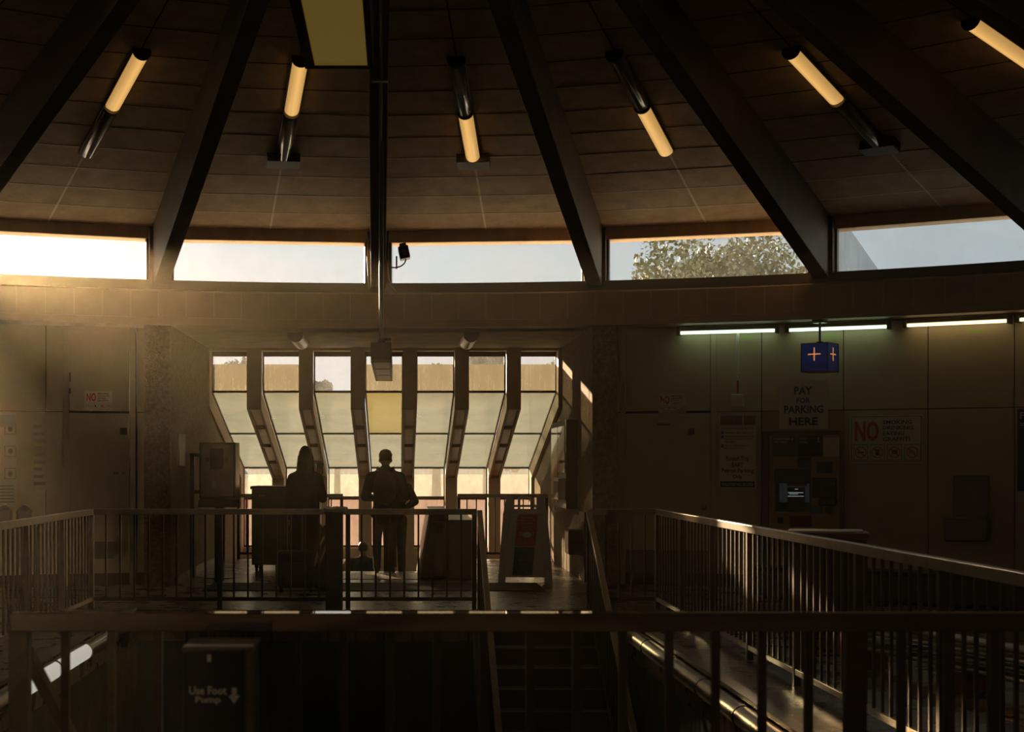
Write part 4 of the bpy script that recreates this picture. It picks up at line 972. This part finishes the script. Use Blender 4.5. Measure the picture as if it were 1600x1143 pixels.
def on_board(bm, t, x0, x1, z0, z1):
    b2 = bmesh.new(); text_fit(t, x0, x1, z0, z1, b2, 0)
    for v in b2.verts: q = Pt(v.co.x, v.co.z, -.034); v.co = q
    me = bpy.data.meshes.new('x'); b2.to_mesh(me); b2.free(); bm.from_mesh(me); bpy.data.meshes.remove(me)
on_board(bm, 'Face masks', -.05, .1, .835, .86); on_board(bm, 'required to enter', -.07, .125, .80, .825); on_board(bm, 'even at work', -.05, .1, .765, .79)
for i in range(3): on_board(bm, 'cover your nose and mouth', -.06, .1, .73-.02*i, .738-.02*i)
on_board(bm, 'ba', -.01, .04, .50, .53); on_board(bm, 'Thank you for riding', -.1, .04, .29, .305); on_board(bm, 'ba', 0, .05, .12, .14)
letters(bm, 'lettering', 'cream_txt', r)
mk = MB(); P = [Pt(.02+.055*math.cos(a), .63+.042*math.sin(a)*(1 if math.sin(a) < 0 else .8), -.033) for a in [2*PI*i/18 for i in range(18)]]
mk.quadbox(P, Vector((0, -.003, 0)))
for s_ in (-1, 1): mk.tube([Pt(.02+s_*.05, .65, -.035), Pt(.02+s_*.09, .66, -.035), Pt(.02+s_*.085, .62, -.035), Pt(.02+s_*.045, .61, -.035)], .003, 6)
mk.build('mask_picture', 'paper', r)
# hand-wash station in front of near rail
r = thing('hand_wash_station', 'dark hand-wash station lettered Use Foot Pump in front of the near railing', 'hand wash station', (at(340, 0, 4.45).x, 4.45, 0))
MB().prism([(-.105, 0), (.105, 0), (.105, .985), (-.105, .985)], 'Y', 0, .22).build('tower', 'black', r, bevel=.01)
MB().box(-.108, .108, -.005, .225, .985, 1.0).build('top_cap', 'steel_d', r, bevel=.004)
MB().box(.085, .107, -.008, 0, 0, .985).build('corner_strip', 'bronze', r, bevel=.002)
bm = bmesh.new(); text_fit('Use Foot', -.085, .028, .855, .88, bm, -.006, .02); text_fit('Pump', -.066, .01, .825, .85, bm, -.006, .02)
letters(bm, 'lettering', 'cream_txt', r)
MB().prism([(.044, .875), (.058, .875), (.058, .852), (.068, .852), (.051, .828), (.034, .852), (.044, .852)], 'Y', -.009, -.004).build('arrow', 'cream_txt', r)
MB().box(-.03, -.02, -.012, 0, .955, .975).build('spout_mark', 'cream_txt', r); MB().box(-.08, .08, -.1, 0, .02, .05).build('foot_pedal', 'steel_d', r, bevel=.005)

# ------------------------------------------------------------------ people
def capsule(bm, p0, r0, p1, r1):
    p0 = Vector(p0); p1 = Vector(p1); q = (p1-p0).to_track_quat('Z', 'Y').to_matrix().to_4x4()
    d = (p1-p0).length; n = 16; rings = []
    prof = [(r0*math.cos(a), -r0*math.sin(a)) for a in (1.35, .9, .45, 0)]+[(r1*math.cos(a), d+r1*math.sin(a)) for a in (0, .45, .9, 1.35)]
    for rr_, z in prof: rings.append([bm.verts.new((Matrix.Translation(p0) @ q) @ Vector((rr_*math.cos(2*PI*i/n), rr_*math.sin(2*PI*i/n), z))) for i in range(n)])
    for A, B in zip(rings[:-1], rings[1:]):
        for i in range(n): bm.faces.new([A[i], A[(i+1)%n], B[(i+1)%n], B[i]])
    bm.faces.new(rings[0][::-1]); bm.faces.new(rings[-1])
def ell(bm, c, r, rot=None):
    bmesh.ops.create_uvsphere(bm, u_segments=20, v_segments=14, radius=1, matrix=Matrix.Translation(c) @ (rot or Matrix()) @ Matrix.Diagonal((*r, 1)))
def remesh(bm, name, m, parent, vox=.010, sm=4):
    me = bpy.data.meshes.new(name); bmesh.ops.recalc_face_normals(bm, faces=bm.faces); bm.to_mesh(me); bm.free()
    o = bpy.data.objects.new(name, me); COL.objects.link(o)
    md = o.modifiers.new('r', 'REMESH'); md.mode = 'VOXEL'; md.voxel_size = vox; md.use_smooth_shade = True
    s = o.modifiers.new('s', 'SMOOTH'); s.iterations = sm; s.factor = .5
    dg = bpy.context.evaluated_depsgraph_get(); me2 = bpy.data.meshes.new_from_object(o.evaluated_get(dg))
    bpy.data.objects.remove(o); me2.materials.clear(); me2.materials.append(M[m])
    o = bpy.data.objects.new(name, me2); COL.objects.link(o); o.parent = parent
    for p in me2.polygons: p.use_smooth = True
    return o
def hand(bm, wr, d, side, curl=.5):
    """palm, four fingers, thumb; d = pointing direction of the hand, side = sideways axis towards the thumb, fingers bend towards nrm"""
    wr = Vector(wr); d = Vector(d).normalized(); side = Vector(side); side = (side-d*side.dot(d)).normalized(); nr_ = d.cross(side)
    capsule(bm, wr, .026, wr+d*.03, .028)
    for q in (-.028, -.009, .009, .028): capsule(bm, wr+d*.03+side*q*.7, .016, wr+d*.085+side*q, .0125)
    for q, ln in ((-.029, .028), (-.010, .036), (.010, .040), (.029, .036)):
        p = wr+d*.088+side*q; dd = d.copy()
        for k in range(3):
            dd = (dd+nr_*curl*.55).normalized(); q2 = p+dd*ln*(1-.2*k); capsule(bm, p, .0095-.0008*k, q2, .009-.0008*k); p = q2
    p = wr+d*.025+side*.028; q2 = p+(d*.6+side*.7+nr_*.2).normalized()*.042; capsule(bm, p, .014, q2, .011); capsule(bm, q2, .011, q2+(d*.9+side*.2+nr_*.3).normalized()*.032, .009)
def person(label, loc, rz, J, cloth):
    """J: joint positions for a figure facing +Y; cloth: dict of options"""
    r = thing('person', label, 'person', loc, rz)
    b = bmesh.new(); s = J['s']
    pel, che, nek, hed = J['pelvis'], J['chest'], J['neck'], J['head']
    V = Vector
    ell(b, pel, (.155*s, .11*s, .12*s)); capsule(b, pel, .12*s, V(che)-V((0, 0, .10)), .125*s); ell(b, che, (.165*s, .115*s, .17*s))
    capsule(b, V(che)+V((0, 0, .1)), .09*s, nek, .055*s); capsule(b, nek, .053*s, V(hed)-V((0, .01, .06)), .055*s)
    hr = J.get('tilt', 0); R_ = Matrix.Rotation(hr, 4, 'X')
    s_h = J.get('hs', 1)
    def hp(x, y, z): return V(hed)+(R_ @ V((x, y, z)))*s*s_h
    ell(b, hp(0, -.01, .02), (.076*s*s_h, .095*s*s_h, .105*s*s_h), R_); ell(b, hp(0, .03, -.045), (.055*s, .062*s, .065*s), R_)       # skull, jaw
    ell(b, hp(0, .088, -.01), (.012, .018, .022), R_); ell(b, hp(0, .083, -.045), (.024, .012, .012), R_)
    for sx in (-1, 1): ell(b, hp(sx*.078, 0, -.005), (.011, .02, .032), R_); ell(b, hp(sx*.03, .078, .02), (.016, .012, .011), R_)
    for sd in ('L', 'R'):
        sh, el, wr = J['sh'+sd], J['el'+sd], J['wr'+sd]
        capsule(b, V(che)+V((0, 0, .12)), .06*s, sh, .055*s); capsule(b, sh, .052*s, el, .040*s); capsule(b, el, .040*s, wr, .026*s)
        hd_, ts = J['hand'+sd]; hand(b, wr, hd_, ts, J.get('curl', .5))
        hi, kn, an = J['hip'+sd], J['kn'+sd], J['an'+sd]
        capsule(b, hi, .085*s, kn, .056*s); capsule(b, kn, .054*s, an, .036*s)
        an = V(an); capsule(b, an-V((0, .02, .03)), .035*s, an+V((0, .13, -.052)), .026*s)
    remesh(b, 'body', 'skin', r, .009, 3)
    # trousers
    b = bmesh.new()
    ell(b, pel, (.165*s, .125*s, .11*s))
    for sd in ('L', 'R'):
        hi, kn, an = J['hip'+sd], J['kn'+sd], V(J['an'+sd])
        capsule(b, hi, .098*s, kn, .068*s); capsule(b, kn, .068*s, an-V((0, 0, .015)), .054*s)
    remesh(b, 'trousers', cloth.get('legs', 'jeans'), r, .012, 3)
    for sd in ('L', 'R'):
        b = bmesh.new(); an = V(J['an'+sd]); capsule(b, an-V((0, .03, .035)), .045*s, an+V((0, .14, -.055)), .034*s); capsule(b, an-V((0, .03, .062)), .03*s, an+V((0, .15, -.066)), .03*s)
        remesh(b, 'shoe', 'shoe', r, .009, 2)
    # jacket or coat
    b = bmesh.new(); e = cloth.get('ease', .03)
    ell(b, V(che)+V((0, 0, -.02)), (.17*s+e, .12*s+e, .19*s+e)); capsule(b, V(che)-V((0, 0, .08)), .125*s+e, V(pel)-V((0, 0, cloth.get('hem', .02))), .13*s+e+cloth.get('flare', 0))
    ell(b, V(pel)-V((0, 0, cloth.get('hem', .02))), (.17*s+e+cloth.get('flare', 0), .13*s+e+cloth.get('flare', 0), .10*s))
    capsule(b, V(che)+V((0, 0, .12)), .085*s+e*.6, V(nek)-V((0, 0, .01)), .058*s+e*.4)
    for sd in ('L', 'R'):
        sh, el, wr = J['sh'+sd], J['el'+sd], J['wr'+sd]
        capsule(b, V(che)+V((0, 0, .10)), .08*s, sh, .065*s+e*.4); capsule(b, V(nek)-V((0, 0, .03)), .05*s, sh, .06*s+e*.3); capsule(b, sh, .062*s+e*.5, el, .052*s+e*.3); capsule(b, el, .052*s+e*.3, V(wr)+(V(el)-V(wr)).normalized()*.01, .040*s+e*.2)
    if 'long' in cloth:
        for sd in ('L', 'R'): capsule(b, V(pel)+V((0, 0, -.02)), .16*s, V(J['kn'+sd])+V((0, 0, cloth['long'])), .13*s)
        capsule(b, V(pel), .15*s, (V(J['knL'])+V(J['knR']))/2+V((0, 0, cloth['long'])), .15*s)
    remesh(b, cloth.get('name', 'jacket'), cloth.get('top', 'jacket'), r, .011, 4)
    # hair
    b = bmesh.new()
    ell(b, hp(0, -.022, .035), (.083*s*s_h, .096*s*s_h, .102*s*s_h), R_)
    if cloth.get('hair') == 'long':
        ell(b, hp(0, -.045, -.03), (.088*s, .07*s, .11*s)); capsule(b, hp(-.035, -.06, -.08), .055, hp(-.06, -.10, -.30), .045); capsule(b, hp(.035, -.06, -.08), .055, hp(.055, -.10, -.28), .045); capsule(b, hp(0, -.08, -.2), .06, hp(0, -.115, -.36), .03); capsule(b, hp(-.07, -.02, -.1), .02, hp(-.125, -.02, -.25), .008)
        for sx in (-1, 1): capsule(b, hp(sx*.075, 0, 0), .025, hp(sx*.10, -.01, -.2), .018)
    elif cloth.get('hair') == 'bob':
        ell(b, hp(0, -.045, -.02), (.088*s, .075*s, .10*s), R_)
    remesh(b, 'hair', 'hair', r, .009, 2)
    return r, hp
def joints(h, **kw):
    s = h/1.75; z = lambda v: v*s
    J = dict(s=s, pelvis=(0, 0, z(.96)), chest=(0, -.01, z(1.30)), neck=(0, 0, z(1.50)), head=(0, .02, z(1.64)),
             shL=(-.19*s, 0, z(1.42)), shR=(.19*s, 0, z(1.42)), elL=(-.25*s, -.02, z(1.13)), elR=(.25*s, -.02, z(1.13)), wrL=(-.24*s, .08, z(.89)), wrR=(.24*s, .08, z(.89)),
             handL=((0, .15, -1), (0, 1, 0)), handR=((0, .15, -1), (0, 1, 0)),
             hipL=(-.09*s, 0, z(.92)), hipR=(.09*s, 0, z(.92)), knL=(-.10*s, .02, z(.50)), knR=(.10*s, .02, z(.50)), anL=(-.11*s, -.02, z(.095)), anR=(.11*s, -.02, z(.095)))
    J.update(kw); return J
# man with backpack, seen from behind, head bent forward
Jm = joints(1.75, head=(.0, .06, 1.61), tilt=-.35, chest=(0, -.01, 1.30), neck=(0, .02, 1.49), elL=(-.29, .0, 1.09), elR=(.29, .0, 1.09), wrL=(-.15, .22, 1.06), wrR=(.17, .22, 1.05), handL=((.8, .6, .05), (0, 0, 1)), handR=((-.8, .6, .05), (0, 0, 1)),
            shL=(-.20, 0, 1.36), shR=(.20, 0, 1.36), hs=1.12, anL=(-.12, 0, .095), anR=(.11, .03, .095), knL=(-.12, .02, .5), knR=(.09, .05, .5))
r, hp = person('man seen from behind in dark jacket and jeans with a patterned backpack, head bent', (-.18, 21.0, 0), 0, Jm, dict(ease=.05, hair='short', hem=.12, flare=.0))
b = bmesh.new(); ell(b, (0, -.20, 1.22), (.17, .10, .25)); ell(b, (0, -.27, 1.12), (.13, .07, .14)); capsule(b, (-.08, -.17, 1.42), .04, (.08, -.17, 1.42), .04)
bp_ = remesh(b, 'backpack', 'pack', r, .012, 3)
for sx in (-1, 1): MB().tube([(sx*.09, -.20, 1.44), (sx*.11, -.06, 1.50), (sx*.12, .08, 1.44), (sx*.13, .14, 1.28), (sx*.14, .05, 1.1), (sx*.12, -.12, 1.02)], .018).build('strap', 'pack', bp_, smooth=True)
MB().lathe([(.092, 0), (.096, .05), (.072, .10), (.03, .122), (.0, .125)], 20, hp(0, -.018, .025)).build('cap', 'jacket', r, smooth=True)
# companion half hidden behind him
Jc = joints(1.70, elR=(.30, -.04, 1.17), wrR=(.15, .10, 1.07), handR=((-.8, .5, -.2), (0, 0, 1)), shR=(.19, 0, 1.37), head=(-.06, .10, 1.54), tilt=-.3)
person('person in dark clothes half hidden behind the man, one elbow bent outwards', (-.05, 21.52, -.165), 0, Jc, dict(ease=.02, hair='bob', legs='coat', top='coat'))
# woman with long hair and luggage
Jw = joints(1.76, elR=(.22, .02, 1.12), wrR=(.15, .26, 1.34), handR=((-.1, .5, .9), (-1, 0, 0)), elL=(-.22, 0, 1.11), wrL=(-.20, .05, .87), curl=.8, shL=(-.155, 0, 1.37), shR=(.155, 0, 1.37))
rw, hpw = person('woman seen from behind with long dark hair and a long dark coat, holding a phone', (at(477, 0, 18.6).x, 18.6, 0), math.radians(-4), Jw, dict(ease=.025, hair='long', hem=.22, flare=.03, long=-.08, top='coat', name='coat', legs='coat'))
ph_ = thing('phone', 'dark phone held up by the woman with long hair', 'phone', (at(477, 0, 18.6).x+.17, 18.93, 1.42)); MB().box(-.04, .04, -.005, .005, 0, .15).build('phone_body', 'black', ph_, bevel=.004); MB().box(-.036, .036, -.0065, -.004, .005, .145).build('screen', 'char', ph_)
# traveller further down the stairs
Jd = joints(1.66)
person('person further down the bay stairs, only head and shoulders showing', (at(567, 0, 23.3).x, 23.49, -1.355), 0, Jd, dict(ease=.03, hair='short', top='jacket', legs='coat'))
# suitcase
r = thing('suitcase', 'black wheeled suitcase standing beside the woman with long hair', 'suitcase', (at(462, 0, 18.0).x, 17.95, 0), math.radians(8))
MB().box(-.22, .22, -.13, .13, .05, .50).build('case_body', 'blackm', r, bevel=.04, seg=4)
MB().box(-.17, .17, -.155, -.12, .10, .36).build('pocket', 'coat', r, bevel=.02)
for x in (-.18, .18): MB().cyl((x-.02, .06, .035), (x+.02, .06, .035), .035).cyl((x-.02, -.08, .035), (x+.02, -.08, .035), .035).build('wheel', 'black', r)
MB().cyl((-.09, .10, .5), (-.09, .10, .98), .008).cyl((.09, .10, .5), (.09, .10, .98), .008).cyl((-.10, .10, .98), (.10, .10, .98), .014).build('pull_handle', 'steel_d', r)
r = thing('folded_bag', 'pale creased bag hanging right of the suitcase by the black bin', 'bag', (at(503, 0, 18.2).x, 18.2, 0))
b = bmesh.new(); ell(b, (0, 0, .30), (.10, .07, .28)); ell(b, (.04, 0, .62), (.06, .05, .18)); capsule(b, (.06, 0, .7), .03, (-.1, 0, .45), .05); ell(b, (0, 0, .08), (.12, .09, .08)); remesh(b, 'bag_body', 'char', r, .012, 3)
MB().tube([(.07, 0, .75), (-.02, -.08, .55), (-.09, -.08, .3)], .014).tube([(.09, -.03, .7), (.04, -.09, .5), (-.03, -.09, .32)], .012).build('straps', 'signboard', r, smooth=True)

# ------------------------------------------------------------------ outside
struct(MB().box(-200, 200, 27.6, 400, -1.3, -1.2).build('floor_outside', 'ground'), 'pale ground outside')
tag(MB().box(-14, 14, 36, 36.4, -1.2, .72).build('brick_wall', 'brick'), 'red brick wall outside beyond the lowest panes', 'wall')
def tree(loc, h, rad, m, lab, n=2600, lf=.16, g=None):
    n = int(n*3.6); lf *= .6
    r = thing('tree', lab, 'tree', loc, random.uniform(0, 6), g)
    tk = MB().cyl((0, 0, 0), (0, 0, h*.55), .03*h, .018*h, 10)
    cl = []
    for i in range(16):
        a = random.uniform(0, 2*PI); q = random.uniform(.15, .85)*rad; c = Vector((q*math.cos(a), q*math.sin(a), h*random.uniform(.42, .86)))
        cl.append((c, rad*random.uniform(.28, .45))); tk.cyl((0, 0, h*random.uniform(.3, .5)), c, .01*h, .004*h, 6)
    cl.append((Vector((0, 0, h*.82)), rad*.4)); cl.append((Vector((0, 0, h*.7)), rad*.7)); cl.append((Vector((0, 0, h*.7)), rad*.6))
    tk.build('trunk', 'bark', r)
    mb = MB()
    for i in range(n):
        c, q = random.choice(cl); d = Vector((random.gauss(0, 1), random.gauss(0, 1), random.gauss(0, 1))).normalized()*q*random.random()**.33
        p = c+d*1.0; s_ = lf*random.uniform(.6, 1.4); rot = Matrix.Rotation(random.uniform(0, 6.3), 3, 'Z') @ Matrix.Rotation(random.uniform(0, 3.1), 3, 'X')
        mb.bm.faces.new([mb.bm.verts.new(p+rot @ Vector(v)*s_) for v in ((-.5, -1, 0), (.5, -1, 0), (.7, .3, .1), (0, 1, 0), (-.7, .3, .1))])
    o = mb.build('foliage', m, r); return r
def tp(px, py, Y): p = at(px, py, Y); return p
for px, py, Y, rad, m, lab, n in ((1140, 352, 46, 3.4, 'leaf', 'broad sunlit tree filling the clerestory window right of the bay', 9000), (1000, 395, 40, 1.7, 'leaf', 'small yellow-green tree beside the broad tree in the clerestory', 4500),
                                  (765, 418, 60, 1.4, 'leaf_far', 'thin treetop just above the sill of the clerestory over the bay', 1500), (912, 412, 50, 1.1, 'leaf', 'treetop at the right end of the clerestory over the bay', 1500),
                                  (1383, 402, 55, 1.3, 'leaf', 'treetop low in the rightmost clerestory window', 1500),
                                  (762, 536, 60, 1.9, 'leaf_far', 'dark tree seen through the top panes on the right of the bay', 4000), (850, 545, 55, 1.6, 'leaf_far', 'dark tree at the right end of the top bay panes', 3000),
                                  (682, 539, 62, 1.5, 'leaf_far', 'dark tree between the other trees behind the bay', 2500),
                                  (497, 560, 58, .8, 'leaf_far', 'tree at the left side of the clear bay pane', 2000), (527, 596, 70, .6, 'leaf_far', 'small conifer at the foot of the clear bay pane', 1200),
                                  (365, 538, 56, 1.7, 'leaf_far', 'dark tree behind the top panes on the left of the bay', 3500), (440, 541, 58, 1.2, 'leaf_far', 'narrow dark tree behind the second top pane from the left', 2500), (612, 556, 66, .9, 'leaf_far', 'dark tree behind the middle of the bay', 2500)):
    p = at(px, py, Y); tree((p.x, Y, -1.2), p.z+1.2, rad, m, lab, n, .11 if Y < 50 else .16)

# ------------------------------------------------------------------ scattering volume added to stand in for the lens flare
vm = bpy.data.materials.new('flare_volume'); vm.use_nodes = True; vt = vm.node_tree; vt.nodes.clear()
vs = vt.nodes.new('ShaderNodeVolumeScatter'); vs.inputs['Color'].default_value = (1, .76, .50, 1); vs.inputs['Density'].default_value = .0014; vs.inputs['Anisotropy'].default_value = .94
vo = vt.nodes.new('ShaderNodeOutputMaterial'); vt.links.new(vs.outputs[0], vo.inputs['Volume'])
hz = MB().box(-9, 9, -3, 20.5, -3.5, 7.5); M['flare_haze'] = vm
tag(hz.build('flare_haze', 'flare_haze'), 'added warm scattering volume in the hall, standing in for lens flare at the left', 'flare_haze', None, 'stuff')
